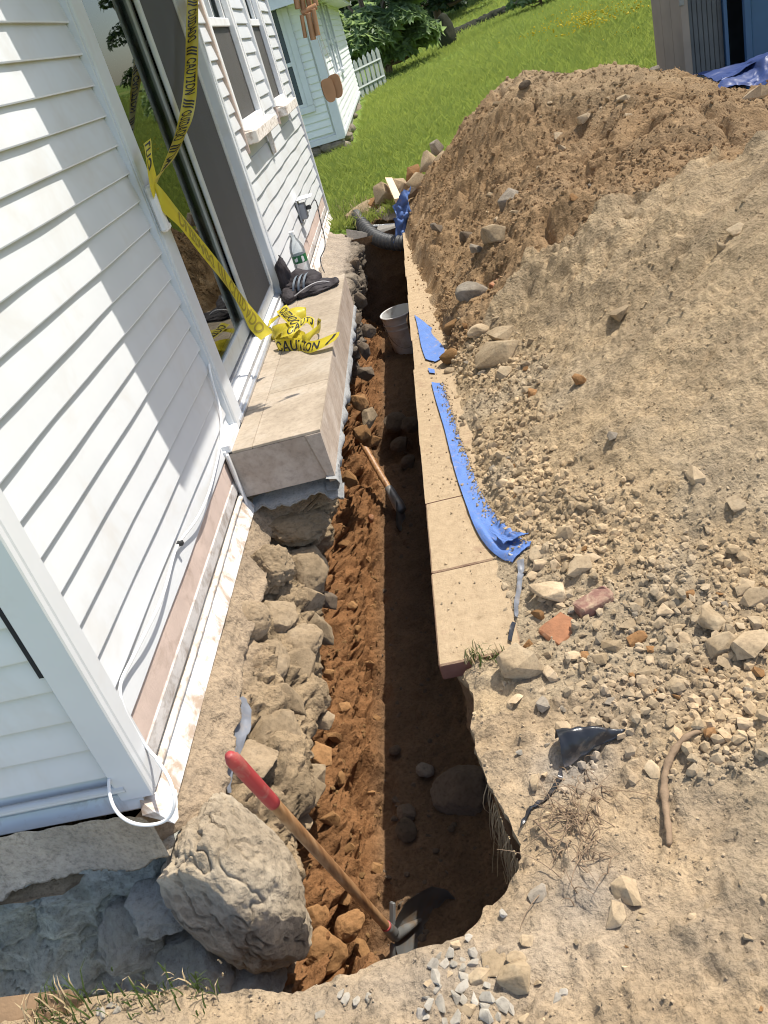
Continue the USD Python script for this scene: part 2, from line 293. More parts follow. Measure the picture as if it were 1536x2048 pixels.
# the edging blocks: rust red concrete with wind-blown sand on its upper side
mat('edging_block', {'g': ('geometry', {}), 'n': ('noise_texture', {'scale': 7.0, 'detail': 8.0, 'roughness': 0.65}), 'f': ('noise_texture', {'scale': 26.0, 'detail': 9.0, 'roughness': 0.72}),
    's': ('separate_xyz', {}), 'u': ('map_range', {'from_min': 0.5, 'from_max': 0.85, 'clamp': True}), 'nr': ('map_range', {'from_min': 0.25, 'from_max': 0.4, 'to_min': 0.55, 'to_max': 1.0, 'clamp': True}),
    'k': ('math', {'math_type': 'multiply'}), 'mx': ('mix_color', {}), 'sand': ('rgb_ramp', {'ramp': [(0.28, (0.24, 0.175, 0.105)), (0.42, (0.35, 0.262, 0.163)), (0.6, (0.4, 0.302, 0.19)), (0.75, (0.45, 0.35, 0.23))]}),
    'red': ('rgb_ramp', {'ramp': [(0.3, (0.15, 0.07, 0.05)), (0.7, (0.24, 0.12, 0.09))]}), 'b': ('bump', {'strength': 0.9, 'distance': 0.012}), 'p': ('principled_bsdf', {'roughness': 0.95, 'specular_ior_level': 0.1})},
    [('g.position', 'n.vector'), ('g.position', 'f.vector'), ('g.true_normal', 's.vector'), ('s.z', 'u.value'), ('n.fac', 'nr.value'), ('u.result', 'k.value1'), ('nr.result', 'k.value2'), ('k.value', 'mx.fac'),
     ('f.fac', 'sand.fac'), ('n.fac', 'red.fac'), ('red.color', 'mx.a'), ('sand.color', 'mx.b'), ('mx.result', 'p.base_color'), ('f.fac', 'b.height'), ('b.normal', 'p.normal')])
# wood shaft with worn varnish
mat('shaft_wood', {'t': ('texture_coordinate', {}), 'mp': ('mapping', {'scale': (30.0, 30.0, 2.5)}), 'n': ('noise_texture', {'scale': 2.0, 'detail': 6.0}),
    'r': ('rgb_ramp', {'ramp': [(0.3, (0.17, 0.075, 0.03)), (0.5, (0.33, 0.17, 0.07)), (0.7, (0.43, 0.26, 0.13))]}), 'p': ('principled_bsdf', {'roughness': 0.5})},
    [('t.object', 'mp.vector'), ('mp.vector', 'n.vector'), ('n.fac', 'r.fac'), ('r.color', 'p.base_color')])
# window glass: see-through mixed with a mirror by angle
mat('pane_glass', {'t': ('transparent_bsdf', {'color': (0.62, 0.7, 0.66)}), 'g': ('glossy_bsdf', {'color': (0.9, 0.93, 0.9), 'roughness': 0.012}), 'f': ('fresnel', {'IOR': 1.75}), 'm': ('mix_closure', {})},
    [('f.fac', 'm.fac'), ('t.BSDF', 'm.closure1'), ('g.BSDF', 'm.closure2')], surface='m.closure')
mat('insect_screen', {'t': ('transparent_bsdf', {}), 'd': ('principled_bsdf', {'base_color': (0.075, 0.07, 0.06), 'roughness': 0.7}), 'm': ('mix_closure', {'fac': 0.72})},
    [('t.BSDF', 'm.closure1'), ('d.BSDF', 'm.closure2')], surface='m.closure')
mat('clear_bottle', {'t': ('transparent_bsdf', {'color': (0.9, 0.93, 0.93)}), 'g': ('glossy_bsdf', {'roughness': 0.08}), 'd': ('translucent_bsdf', {'color': (0.8, 0.84, 0.84)}), 'df': ('diffuse_bsdf', {'color': (0.75, 0.78, 0.78)}), 'f': ('fresnel', {'IOR': 1.4}),
    'm0': ('mix_closure', {'fac': 0.5}), 'm1': ('mix_closure', {'fac': 0.34}), 'm': ('mix_closure', {})},
    [('d.BSDF', 'm0.closure1'), ('df.BSDF', 'm0.closure2'), ('t.BSDF', 'm1.closure1'), ('m0.closure', 'm1.closure2'), ('f.fac', 'm.fac'), ('m1.closure', 'm.closure1'), ('g.BSDF', 'm.closure2')], surface='m.closure')
def thin(name, col, trans, mixf=0.4, var=0.25, rough=0.6, island=True, warm=0.0):
    """leaves, blades, plastic film: diffuse and translucent"""
    c, t = np.array(col), np.array(trans)
    src = 'g.random_per_island'
    return mat(name, {'g': ('geometry', {}), 'r': ('rgb_ramp', {'ramp': [(0.0, tuple(c*(1-var))), (0.6, tuple(c)), (1.0, tuple(np.clip(c*(1+var)+np.array([warm, warm*0.8, 0]), 0, 1)))]}),
        'h': ('rgb_ramp', {'ramp': [(0.0, tuple(t*(1-var))), (1.0, tuple(t*(1+var)))]}),
        'p': ('principled_bsdf', {'roughness': rough, 'specular_ior_level': 0.3}), 't': ('translucent_bsdf', {}), 'm': ('mix_closure', {'fac': mixf})},
        [(src, 'r.fac'), (src, 'h.fac'), ('r.color', 'p.base_color'), ('h.color', 't.color'), ('p.BSDF', 'm.closure1'), ('t.BSDF', 'm.closure2')], surface='m.closure')
thin('grass_blade', (0.4, 0.48, 0.11), (0.6, 0.7, 0.15), 0.45, 0.4, warm=0.07)
thin('grass_near', (0.1, 0.15, 0.035), (0.16, 0.23, 0.05), 0.35, 0.4, warm=0.12)
thin('bush_leaf', (0.32, 0.44, 0.22), (0.5, 0.68, 0.25), 0.52, 0.35, rough=0.38)
thin('tree_leaf', (0.065, 0.11, 0.05), (0.11, 0.19, 0.05), 0.35, 0.4)
thin('yellow_petal', (0.75, 0.6, 0.03), (0.5, 0.36, 0.02), 0.3, 0.2)
thin('caution_yellow', (0.66, 0.55, 0.05), (0.6, 0.5, 0.04), 0.35, 0.05, rough=0.35)
mat('lawn', {'g': ('geometry', {}), 'mp': ('mapping', {'scale': (1.0, 0.55, 1.0)}), 'n': ('noise_texture', {'scale': 0.5, 'detail': 6.0, 'roughness': 0.6}), 'f': ('noise_texture', {'scale': 16.0, 'detail': 6.0, 'roughness': 0.75}),
    'r': ('rgb_ramp', {'ramp': [(0.32, (0.12, 0.2, 0.035)), (0.5, (0.18, 0.26, 0.05)), (0.7, (0.27, 0.3, 0.08))]}), 'fr': ('rgb_ramp', {'ramp': [(0.3, (0.5, 0.55, 0.5)), (0.7, (1.25, 1.2, 1.2))]}),
    'm': ('mix_color', {'blend_type': 'multiply', 'fac': 1.0, 'use_clamp': False}), 'b': ('bump', {'strength': 0.8, 'distance': 0.05}), 'p': ('principled_bsdf', {'roughness': 0.9, 'specular_ior_level': 0.1})},
    [('g.position', 'mp.vector'), ('mp.vector', 'n.vector'), ('g.position', 'f.vector'), ('n.fac', 'r.fac'), ('f.fac', 'fr.fac'), ('r.color', 'm.a'), ('fr.color', 'm.b'), ('m.result', 'p.base_color'), ('f.fac', 'b.height'), ('b.normal', 'p.normal')])

# ------------------------------------------------------------------ ground: dirt round the trench and the spoil heap
RIM = np.array([(-3.4, 1.13), (-1.5, 1.12), (-1.1, 1.085), (-.85, 1.055), (-.75, 1.04), (-.64, 1.03), (-.484, 1.064), (-.34, 1.08), (-.25, 1.12), (-.185, 1.163), (-.145, 1.22), (-.13, 1.275), (-.14, 1.34),
                (-.162, 1.41), (-.18, 1.47), (-.192, 1.53), (-.205, 1.6), (-.207, 1.675), (-.2, 1.77), (-.198, 1.86), (-.225, 1.93), (-.255, 1.99), (-.262, 2.1), (-.262, 8.15), (-.5, 8.22), (-.86, 8.2), (-1.3, 8.2), (-1.3, 1.4), (-3.4, 1.4)])
def dense(poly, step=0.012, wob=0.012, seed=3):
    out = []
    for a, b in zip(poly, np.roll(poly, -1, 0)):
        n = max(int(np.linalg.norm(b-a)/step), 1); out.append(a + (b-a)*np.linspace(0, 1, n, endpoint=False)[:, None])
    p = np.vstack(out); q = np.column_stack([p*14, np.zeros(len(p))]); q2 = np.column_stack([p*55, np.zeros(len(p))])
    p[:, 0] += (fbm(q, 3, seed)-.5)*2*wob + (fbm(q2, 2, seed+5)-.5)*wob*.8; p[:, 1] += (fbm(q+50, 3, seed)-.5)*2*wob + (fbm(q2+9, 2, seed+6)-.5)*wob*.8
    return p
RIMD = dense(RIM); RIMT = cKDTree(RIMD)
def inside(poly, P):
    x, y = P[:, 0], P[:, 1]; c = np.zeros(len(P), bool)
    for (x0, y0), (x1, y1) in zip(poly, np.roll(poly, -1, 0)):
        if y0 == y1: continue
        c ^= ((y0 > y) != (y1 > y)) & (x < (x1-x0)*(y-y0)/(y1-y0)+x0)
    return c
CTRL = [(-.28, y, -.015) for y in (2, 3, 4, 5, 6)] + [(-.28, 7, .0), (-.29, 8, .04), (-.3, 9, .1), (-.3, 9.6, .1)] + [(-.07, 2.1, .0), (-.06, 2.9, .015), (-.09, 4.2, .03), (-.11, 5.2, .045), (-.15, 6, .06),
    (.03, 2.88, .05), (.11, 2.41, .05), (.2, 2.25, .055), (.41, 1.92, .06), (.67, 1.8, .09), (.95, 1.75, .15),
    (-3, 1, -.02), (-1.4, 1, -.01), (-.8, 1, 0), (-.4, 1, 0), (-.2, 1.1, 0), (-.1, 1.5, .0), (-.15, 1.9, .0), (-.05, 1.2, .01), (.16, 1.45, .03), (.35, 1.48, .06), (.3, .9, .04), (.24, .6, .02), (.55, 1.2, .1), (1, 1.2, .2), (1.5, 1.0, .26), (1.6, .3, .26), (-.5, .5, 0), (-2, .4, 0), (0, .2, 0), (.6, .2, .05), (2.4, .6, .35),
    (.40, 3.8, .17), (.70, 3.1, .34), (.58, 2.75, .25), (.35, 5.0, .38), (.92, 3.9, .53), (.70, 5.2, .54), (1.14, 5.8, .65), (1.53, 5.0, .7), (1.73, 4.7, .60), (1.42, 3.8, .68), (1.15, 3.1, .52), (1.25, 2.5, .38), (1.8, 2.6, .62), (1.9, 3.6, .8), (2.4, 4.4, .6),
    (.955, 7.3, 1.03), (1.16, 6.9, .98), (1.32, 7.0, .95), (1.68, 6.5, .885), (1.95, 5.8, .66), (2.4, 5.5, .56), (2.6, 4.8, .56), (.36, 7.2, .60), (.05, 6.4, .27), (.12, 7.0, .36), (.02, 7.9, .32), (.3, 7.9, .6), (.62, 7.9, .85), (.30, 8.6, .46), (.7, 8.9, .5), (.95, 8.5, .7), (1.3, 8.1, .72), (-.05, 8.6, .2), (.1, 9.3, .17), (.6, 9.8, .2), (1.4, 9.2, .35), (1.9, 7.6, .55), (2.3, 6.9, .5), (2.8, 6.2, .5), (3.4, 5, .5), (3.6, 3.5, .55), (3.2, 2, .5), (3.6, 7, .45), (3.6, 9.5, .5), (2.4, 9.2, .4), (3.6, .5, .4)]
CTRL = np.array(CTRL, float)
_rbf = RBFInterpolator(CTRL[:, :2], CTRL[:, 2], kernel='thin_plate_spline', smoothing=2e-4)
_gx, _gy = np.linspace(-3.6, 3.8, 149), np.linspace(0.0, 10.0, 201)
_gz = _rbf(np.stack(np.meshgrid(_gx, _gy, indexing='ij'), -1).reshape(-1, 2)).reshape(149, 201)
_base = RegularGridInterpolator((_gx, _gy), _gz, bounds_error=False, fill_value=None)
def sstep(a, b, x): t = np.clip((x-a)/(b-a), 0, 1); return t*t*(3-2*t)
def spoil_edge(x, y):
    """signed distance past the line where the pale heap in front meets the orange heap behind"""
    q = np.column_stack([x, y, 0*x]); return (y - np.interp(x, [-.3, 0, .5, 1.6, 2.2], [4.75, 4.45, 4.3, 4.3, 4.1])) + (fbm(q*2.2, 4, 31)-.5)*1.0 + (fbm(q*11, 3, 37)-.5)*.16
def pale_mask(x, y):
    """1 on the pale sandy spoil, 0 on the orange-brown spoil of the heap's far side"""
    q = np.column_stack([x, y, 0*x]); crust = sstep(.72, .95, _base(q[:, :2])+(fbm(q*3, 4, 36)-.5)*.5)*.55*(y > 6)
    return np.clip(1-sstep(-.05, .05, spoil_edge(x, y))+crust, 0, 1)
def ground_z(x, y):
    x, y = np.atleast_1d(np.asarray(x, float)), np.atleast_1d(np.asarray(y, float)); q = np.column_stack([x, y, 0*x])
    b = _base(np.column_stack([x, y])); h = sstep(.08, .4, b); pm = pale_mask(x, y)
    e = spoil_edge(x, y); bank = h*np.exp(-np.maximum(-e, 0)/.45)*(1-sstep(-.03, .05, e))
    z = b + (fbm(q*4, 4, 1)-.5)*(.05+h*(.12-.11*pm*(1-bank/np.maximum(h, 1e-6)))) + (fbm(q*17, 4, 2)-.5)*(.034+h*(.018-.03*pm)) + (fbm(q*60, 3, 4)-.5)*(.016+.014*h)
    z += bank*(.09 + (fbm(q*7, 4, 39)-.5)*.14 - np.maximum(fbm(q*13, 3, 40)-.55, 0)*.25)          # the broken upper edge of the pale heap
    z += h*(1-pm)*(fbm(q*1.9, 3, 41)-.5)*.2
    # gullies where loose sand has slid down the front face
    s = x*.36 - y*.93; t = -x*.93 - y*.36
    z += h*pm*((fbm(np.column_stack([s*7, t*.8, 0*s]), 4, 12)-.5)*.13 + (fbm(np.column_stack([s*22, t*1.6, 0*s]), 3, 14)-.5)*.045)
    # crumbled ledges in the orange spoil
    led = np.abs(fbm(np.column_stack([s*2.3+4, t*1.6, 0*s]), 3, 21)-.5); z += h*(1-pm)*(-.075*np.exp(-(led/.022)**2))
    z += h*(1-pm)*np.maximum(fbm(q*30, 3, 44)-.55, 0)*.07
    z += np.maximum(fbm(q*34, 2, 48)-.6, 0)*.08*(1-h)
    # under the edging blocks the dirt stays below their upper side
    cover = np.interp(y, [2, 3, 4.4, 5.4, 6.2, 7.2, 8], [-.05, -.05, -.08, -.1, -.16, -.24, -.27]) + (fbm(q*9, 3, 8)-.5)*.09
    d = x-cover; blk = (y > 1.92) & (y < 8.2) & (x > -.4) & (d < .12)
    thin_ = sstep(-.015, .1, d); z = np.where(blk, np.where(d < -.015, -.01-np.minimum((-.015-d)*.6, .04), (-.008)*(1-thin_)+z*thin_+.012*np.sqrt(np.clip((d+.015)/.1, 0, 1))*(1-thin_)), z)
    return z
_ray_cache = {}
def on_ground(px, py):
    """where the view through this picture point meets the dirt"""
    d = ray(px, py); t = np.arange(.3, 12, .01)/d[1]; P = EYE + t[:, None]*d
    g = P[:, 2] - _base(P[:, :2]); i = int(np.argmax(g < 0)); p = P[i]; return np.array([p[0], p[1], float(ground_z(p[0], p[1])[0])])

xs = np.r_[np.arange(-3.4, -.9, .05), np.arange(-.9, 1.1, .0095), np.arange(1.1, 3.7, .024)]
ys = [.25]
while ys[-1] < 9.8: ys.append(ys[-1] + float(np.interp(ys[-1], [.9, 2.5, 4, 9], [.0095, .0105, .016, .03])))
ys = np.array(ys)
GX, GY = np.meshgrid(xs, ys, indexing='ij'); P2 = np.column_stack([GX.ravel(), GY.ravel()])
ins = inside(RIMD, P2)
f = grid_faces(len(xs), len(ys)); f = f[~ins[f].all(1)]
used = np.unique(f); mv = used[ins[used]]; P2[mv] = RIMD[RIMT.query(P2[mv])[1]]
gz = ground_z(P2[:, 0], P2[:, 1])
rimd, _ = RIMT.query(P2); gz -= .012*np.exp(-(rimd/.03)**2); gz[mv] = ground_z(P2[mv, 0], P2[mv, 1])-.012
edge = np.minimum.reduce([P2[:, 0]+3.4, 3.6-P2[:, 0], 9.7-P2[:, 1]]); gz -= .25*np.clip(1-edge/.35, 0, 1)**2*(P2[:, 1] > 1.5) 
q = np.column_stack([P2, gz])
def soil_color(q):
    """base colour of the dug soil by place: sand, orange spoil, greyer streaks, cement-grey spots"""
    x, y, z = q.T; pm = pale_mask(x, y)[:, None]; nn = fbm(np.column_stack([x, y, z])*3.1, 4, 71); hh = sstep(.1, .35, z)
    t = np.array(ORANGE)*(1-pm) + np.array(SAND)*pm
    gm = (sstep(.5, .64, nn)*(.75*(1-hh)+.25))[:, None]; t = t*(1-gm) + np.array(GREYSAND)*gm*(.45+.55*pm) + np.array(ORANGE)*1.15*gm*.55*(1-pm)
    low = ((1-sstep(.02, .1, z))*(y < 1.7)*.45)[:, None]; t = t*(1-low) + np.array((.31, .23, .15))*low
    k = np.clip(np.exp(-((x-.02)/.1)**2-((y-1.46)/.09)**2)*.8 + np.exp(-((x-.0)/.1)**2-((y-1.12)/.08)**2)*.5 + np.exp(-((x+.3)/.35)**2-((y-1.0)/.1)**2)*.45, 0, 1)[:, None]; t = t*(1-k) + np.array((.31, .28, .24))*k
    st_ = fbm(np.column_stack([(x*.36-y*.93)*9, -(x*.93+y*.36)*.9, 0*x]), 4, 12); t = t*(1+.5*pm*hh[:, None]*(st_-.5)[:, None])
    return t*(.8+.4*fbm(np.column_stack([x*11, y*11, z*11]), 4, 5))[:, None]
tint = soil_color(q)
remap = -np.ones(len(P2), int); remap[used] = np.arange(len(used))
V, Fc = q[used], remap[f]; T_ = tint[used]
# a broken lip hanging down round the hole
lip0 = RIMD; lz = ground_z(lip0[:, 0], lip0[:, 1])-.012; n0 = len(RIMD); rows = []
cen = np.roll(RIMD, -1, 0)-np.roll(RIMD, 1, 0); nrm = np.column_stack([cen[:, 1], -cen[:, 0]]); nrm /= np.linalg.norm(nrm, axis=1, keepdims=True)+1e-9
for dz, off, nz_ in ((0, 0, 0), (-.016, -.003, 1), (-.05, .008, 1), (-.1, .03, 1)):
    rows.append(np.column_stack([lip0 + nrm*off + (fbm(np.column_stack([lip0*40, 0*lz+dz*40]), 2, 77)[:, None]-.5)*.014*nz_, lz+dz]))
LV = np.vstack(rows); LF = []
for r_ in range(3):
    for k in range(n0):
        a, b = r_*n0+k, r_*n0+(k+1) % n0; LF += [[a, b, b+n0], [a, b+n0, a+n0]]
LT = np.tile(np.array(SAND)*.8, (len(LV), 1)); LT[n0*2:] = np.array((.25, .17, .1))
keep = ~((RIMD[:, 0] < -1.25) & (RIMD[:, 1] > 1.2))
LF = np.array(LF); LF = LF[keep[LF % n0].all(1)]
obj('ground', tm(np.vstack([V, LV]), np.vstack([Fc, LF+len(V)])), 'soil', smooth=True, kind='structure', tint=np.vstack([T_, LT]))

# ------------------------------------------------------------------ trench and rubble foundation: one swept section, displaced
sec_y = [1.0]
while sec_y[-1] < 8.3: sec_y.append(sec_y[-1] + float(np.interp(sec_y[-1], [1.5, 3, 8], [.0095, .014, .03])))
sec_y = np.array(sec_y)
def section(y):
    far = sstep(5.0, 5.9, y); st = sstep(3.0, 3.1, y)*(1-far)
    near = np.array([(-1.03, .16), (-.985, .13), (-.955, .085), (-.915, .02), (-.965, -.025), (-.91, -.09), (-.835, -.18), (-.80, -.27), (-.85, -.36), (-.92, -.44), (-.955, -.53), (-.92, -.6), (-.86, -.7), (-.78, -.79), (-.68, -.85), (-.5, -.86), (-.34, -.855), (-.25, -.83), (-.225, -.6), (-.235, -.3), (-.25, -.03)])
    undr = near.copy(); undr[:11] = [(-1.03, .17), (-.9, .175), (-.75, .17), (-.69, .12), (-.72, .05), (-.76, -.04), (-.79, -.14), (-.82, -.25), (-.86, -.36), (-.92, -.44), (-.95, -.53)]
    farr = near.copy(); farr[:11] = [(-1.03, .16), (-.98, .13), (-.9, .09), (-.8, .05), (-.75, .0), (-.72, -.07), (-.72, -.16), (-.75, -.26), (-.78, -.36), (-.82, -.46), (-.86, -.54)]
    jl = float(fbm(np.array([[y*8.0, 1, 2]]), 4, 97)[0]-.5)*.1; near[1:4, 0] += jl*np.array([.1, .5, 1]); near[3, 1] += jl*.25; near[4, 0] -= .012
    o = near*(1-st)*(1-far) + undr*st + farr*far
    if y < 2.0:                                            # the right side follows the bulge of the rim near the camera
        xr = np.interp(y, [1.0, 1.06, 1.12, 1.163, 1.22, 1.275, 1.41, 1.53, 1.675, 1.86, 1.99], [-.5, -.36, -.24, -.17, -.12, -.105, -.135, -.165, -.18, -.17, -.235]); o = o.copy(); dx = xr+.25
        o[-1, 0] += dx; o[-2, 0] += dx*.8-.01; o[-3, 0] += dx*.55; o[-4, 0] += dx*.4
    return o
NV = 300
def swept(y):
    s = section(y); t = np.r_[0, np.cumsum(np.linalg.norm(np.diff(s, axis=0), axis=1))]
    w = np.interp(t, [0, t[11], t[14], t[-1]], [0, .44, .6, 1.0])       # more rows on the visible wall than on the floor
    return np.column_stack([np.interp(np.linspace(0, 1, NV), w, s[:, 0]), np.interp(np.linspace(0, 1, NV), w, s[:, 1])])
SW = np.stack([np.column_stack([c[:, 0], np.full(NV, y), c[:, 1]]) for y in sec_y for c in (swept(y),)]).reshape(len(sec_y), NV, 3)
NSPLIT = int(NV*.44)
du, dv = np.gradient(SW, axis=0), np.gradient(SW, axis=1); NRM = np.cross(dv, du); NRM /= np.linalg.norm(NRM, axis=2, keepdims=True)+1e-9
if NRM[10, NV//4, 0] < 0: NRM = -NRM
flat = SW.reshape(-1, 3); vv = np.tile(np.linspace(0, 1, NV), len(sec_y))
rr = np.random.default_rng(11)
wall_pts = SW[:, 10:NSPLIT+14][::1].reshape(-1, 3); seeds = wall_pts[rr.choice(len(wall_pts), 420, replace=False)]
keepers = [seeds[0]]
for s_ in seeds[1:]:
    if np.min(np.linalg.norm(np.array(keepers)-s_, axis=1)) > (.08 if s_[1] > 4 else .075+.06*rr.random()): keepers.append(s_)
CELL = cKDTree(np.array(keepers)); warp = np.stack([fbm(flat*9+k*31, 3, 61+k)-.5 for k in range(3)], 1)*.09
d2, _ = CELL.query(flat+warp, k=2); crev = sstep(.0, .05, d2[:, 1]-d2[:, 0]); dome_ = np.clip(1-(d2[:, 0]/.13)**2, 0, 1)
onwall = sstep(.1, .16, vv)*(1-sstep(.40, .47, vv)); onsoil = sstep(.41, .46, vv)*(1-sstep(.56, .62, vv)); onfloor = sstep(.57, .62, vv)*(1-sstep(.9, .95, vv))
n1, n2, n3 = fbm(flat*5, 4, 81), fbm(flat*16, 4, 82), fbm(flat*48, 3, 83)
mud = sstep(.42, .6, fbm(flat*3.3, 3, 90))                         # places where mortar smears the joints over
mud = sstep(.36, .5, fbm(flat*3.3, 3, 90))
big = fbm(flat*np.array([3.2, 4.2, 4.2]), 3, 95)
disp = onwall*((crev-1)*.045*(1-.85*mud) + dome_*.03*(1-.5*mud) + (big-.5)*.2 + (n1-.5)*.12 + (n2-.5)*.085 + (n3-.5)*.034 - .05*np.exp(-(np.abs(fbm(flat*6.5, 4, 99)-.5)/.012)**2))
pits = np.maximum(fbm(flat*np.array([9, 6, 9]), 4, 84)-.53, 0); disp += onsoil*((n1-.5)*.1 - pits*1.15 + (n2-.5)*.09 + (n3-.5)*.035)
CL = np.random.default_rng(13); cp_ = SW[:, NSPLIT-6:].reshape(-1, 3); CLOD = cKDTree(cp_[CL.choice(len(cp_), 7000, replace=False)]); dcl, icl = CLOD.query(flat); rcl = .012+.028*CL.random(7000)[icl]**2
clod = np.sqrt(np.clip(1-(dcl/rcl)**2, 0, 1))*rcl
disp += (onsoil*.9+onfloor*.55)*clod; disp -= onsoil*.06*np.exp(-(np.abs(fbm(flat*np.array([7, 5, 7]), 4, 101)-.5)/.014)**2)
for cpx, cpy, cz, cr, cd in ((688, 1168, -.5, .1, .16), (672, 1235, -.5, .06, .09), (742, 1345, -.7, .05, .08), (700, 1500, -.66, .045, .06), (735, 1600, -.76, .05, .05), (702, 1868, -.72, .05, .08), (655, 1600, -.55, .06, .09), (728, 1060, -.62, .05, .06), (668, 1420, -.52, .06, .1)):
    cc = at_z(cpx, cpy, cz); rr2 = ((flat-cc)*np.array([1, .7, 1])); disp -= cd*np.exp(-(rr2**2).sum(1)/(cr*cr))*(.6+.8*n2)*(1-onfloor*.7)
disp += onfloor*((n1-.5)*.06 + (n2-.5)*.035 + (n3-.5)*.012)
disp += (1-sstep(.08, .14, vv))*sstep(.0, .05, vv)*((n1-.5)*.05 + (n2-.5)*.035 + (n3-.5)*.014) + sstep(.92, .97, vv)*(n1-.5)*.04
endfade = np.ones(len(flat))
flat2 = flat + NRM.reshape(-1, 3)*(disp*(.3+.7*endfade))[:, None]
close = np.sqrt(np.clip((flat[:, 1]-1.425)/.09, 0, 1)); wallrow = vv < (NSPLIT+1)/NV
flat2[:, 0] = np.where(wallrow & (flat[:, 1] < 1.52), -1.06+(flat2[:, 0]+1.06)*close, flat2[:, 0])
SWD = flat2.reshape(len(sec_y), NV, 3)
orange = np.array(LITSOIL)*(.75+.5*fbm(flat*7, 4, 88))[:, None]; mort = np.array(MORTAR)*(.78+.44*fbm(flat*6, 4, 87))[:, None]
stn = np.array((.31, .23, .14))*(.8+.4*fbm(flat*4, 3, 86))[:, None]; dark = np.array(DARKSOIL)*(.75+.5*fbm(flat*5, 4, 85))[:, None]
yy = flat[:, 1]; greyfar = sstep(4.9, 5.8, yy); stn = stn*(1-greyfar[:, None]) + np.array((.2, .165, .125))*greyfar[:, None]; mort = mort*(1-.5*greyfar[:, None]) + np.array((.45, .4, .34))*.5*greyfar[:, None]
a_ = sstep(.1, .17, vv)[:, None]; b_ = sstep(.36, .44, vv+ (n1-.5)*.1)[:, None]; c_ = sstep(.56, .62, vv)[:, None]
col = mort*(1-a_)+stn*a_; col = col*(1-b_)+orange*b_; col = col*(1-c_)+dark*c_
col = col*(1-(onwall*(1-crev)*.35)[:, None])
idx = np.arange(len(sec_y)*NV).reshape(len(sec_y), NV)
def sub(i0, i1, flip, y0=0):
    ii = idx[int(np.searchsorted(sec_y, y0)):, i0:i1]; fs = grid_faces(len(ii), i1-i0, flip); return tm(flat2[ii.ravel()], fs), col[ii.ravel()]
fl = NRM[10, NV//4] @ np.cross(SW[11, NV//4]-SW[10, NV//4], SW[10, NV//4+1]-SW[10, NV//4]) < 0
fw_mesh, fw_col = sub(0, NSPLIT+1, fl, 1.42); tr_mesh, tr_col = sub(NSPLIT, NV, fl)
# far end and near end of the trench
def end_cap(y0, seed, n=(70, 60), rough=.1):
    u, v = np.meshgrid(np.linspace(-1.12, -.16, n[0]), np.linspace(-1.0, .03, n[1]), indexing='ij'); p = np.column_stack([u.ravel(), np.full(u.size, y0), v.ravel()])
    p[:, 1] += (fbm(p*4, 4, seed)-.5)*rough*2 + (fbm(p*15, 3, seed+1)-.5)*rough*.5; return p, grid_faces(*n)
cp, cf = end_cap(8.12, 5); np_, nf = end_cap(1.1, 6, rough=.03)
nz = np.interp(np_[:, 0], RIM[3:12, 0], RIM[3:12, 1])-.03; np_[:, 1] = nz + (np_[:, 1]-1.1)*.4
np_[:, 2] -= .09
gl = np.array([[-3.4, 1.14], [-.9, 1.07]]); gu, gv = np.meshgrid(np.linspace(-3.4, -.9, 90), np.linspace(1.02, 1.5, 26), indexing='ij')
gp = np.column_stack([gu.ravel(), gv.ravel(), np.full(gu.size, -.62)]); gp[:, 2] += (fbm(gp*6, 4, 15)-.5)*.2 + .22*np.clip(1-(gp[:, 1]-1.06)/.12, 0, 1)
ends = tm(np.vstack([tr_mesh.vertices, cp, np_, gp]), np.vstack([tr_mesh.faces, cf+len(tr_mesh.vertices), nf+len(tr_mesh.vertices)+len(cp), grid_faces(90, 26)+len(tr_mesh.vertices)+len(cp)+len(np_)]))
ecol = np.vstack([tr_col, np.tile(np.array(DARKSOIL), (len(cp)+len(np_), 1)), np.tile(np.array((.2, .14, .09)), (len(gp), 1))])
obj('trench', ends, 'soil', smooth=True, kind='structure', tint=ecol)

# ------------------------------------------------------------------ lawn
LC = np.array([(-1, 9, .1), (-.6, 8.5, .08), (-.9, 13.3, .26), (-1.3, 24, .15), (-.6, 24, .32), (.1, 26, .45), (1.8, 28, .6), (4, 32, .85), (3, 12, .5), (8, 14, 1.0), (10, 30, 1.6), (-6, 22, .0), (-10, 40, 0), (3.6, 7, .45), (8, 6, .9), (3, 9.5, .4), (.5, 10, .2), (5, 60, 2.2), (30, 60, 4), (30, 10, 3), (-30, 10, -.5), (-30, 60, -.5), (0, 100, 2), (8, -10, .2), (-8, -10, -.3), (0, 0, -.08), (-3, 1, -.1), (3, 2, .3)])
_lrbf = RBFInterpolator(LC[:, :2], LC[:, 2], kernel='linear', smoothing=.05)
def lawn_z(x, y):
    p = np.column_stack([np.atleast_1d(x), np.atleast_1d(y)]).astype(float); return _lrbf(p) + (fbm(np.column_stack([p*.35, 0*p[:, 0]]), 3, 7)-.5)*.16 + (fbm(np.column_stack([p*1.6, 0*p[:, 0]]), 3, 8)-.5)*.05
def on_lawn(px, py):
    d = ray(px, py); t = np.geomspace(6, 90, 500)/d[1]; P = EYE+t[:, None]*d; g = P[:, 2]-lawn_z(P[:, 0], P[:, 1]); i = int(np.argmax(g < 0)) if (g < 0).any() else 480; p = P[i]
    return np.array([p[0], p[1], float(lawn_z(p[0], p[1])[0])])
lx = np.r_[-300, -150, -80, -40, -20, np.arange(-12, 14, .25), 16, 20, 30, 50, 100, 200, 300]; ly = np.r_[-200, -80, -30, -10, -4, 0, np.arange(1, 8, 1.0), np.arange(8.25, 34, .25), 36, 40, 48, 60, 90, 150, 300, 600]
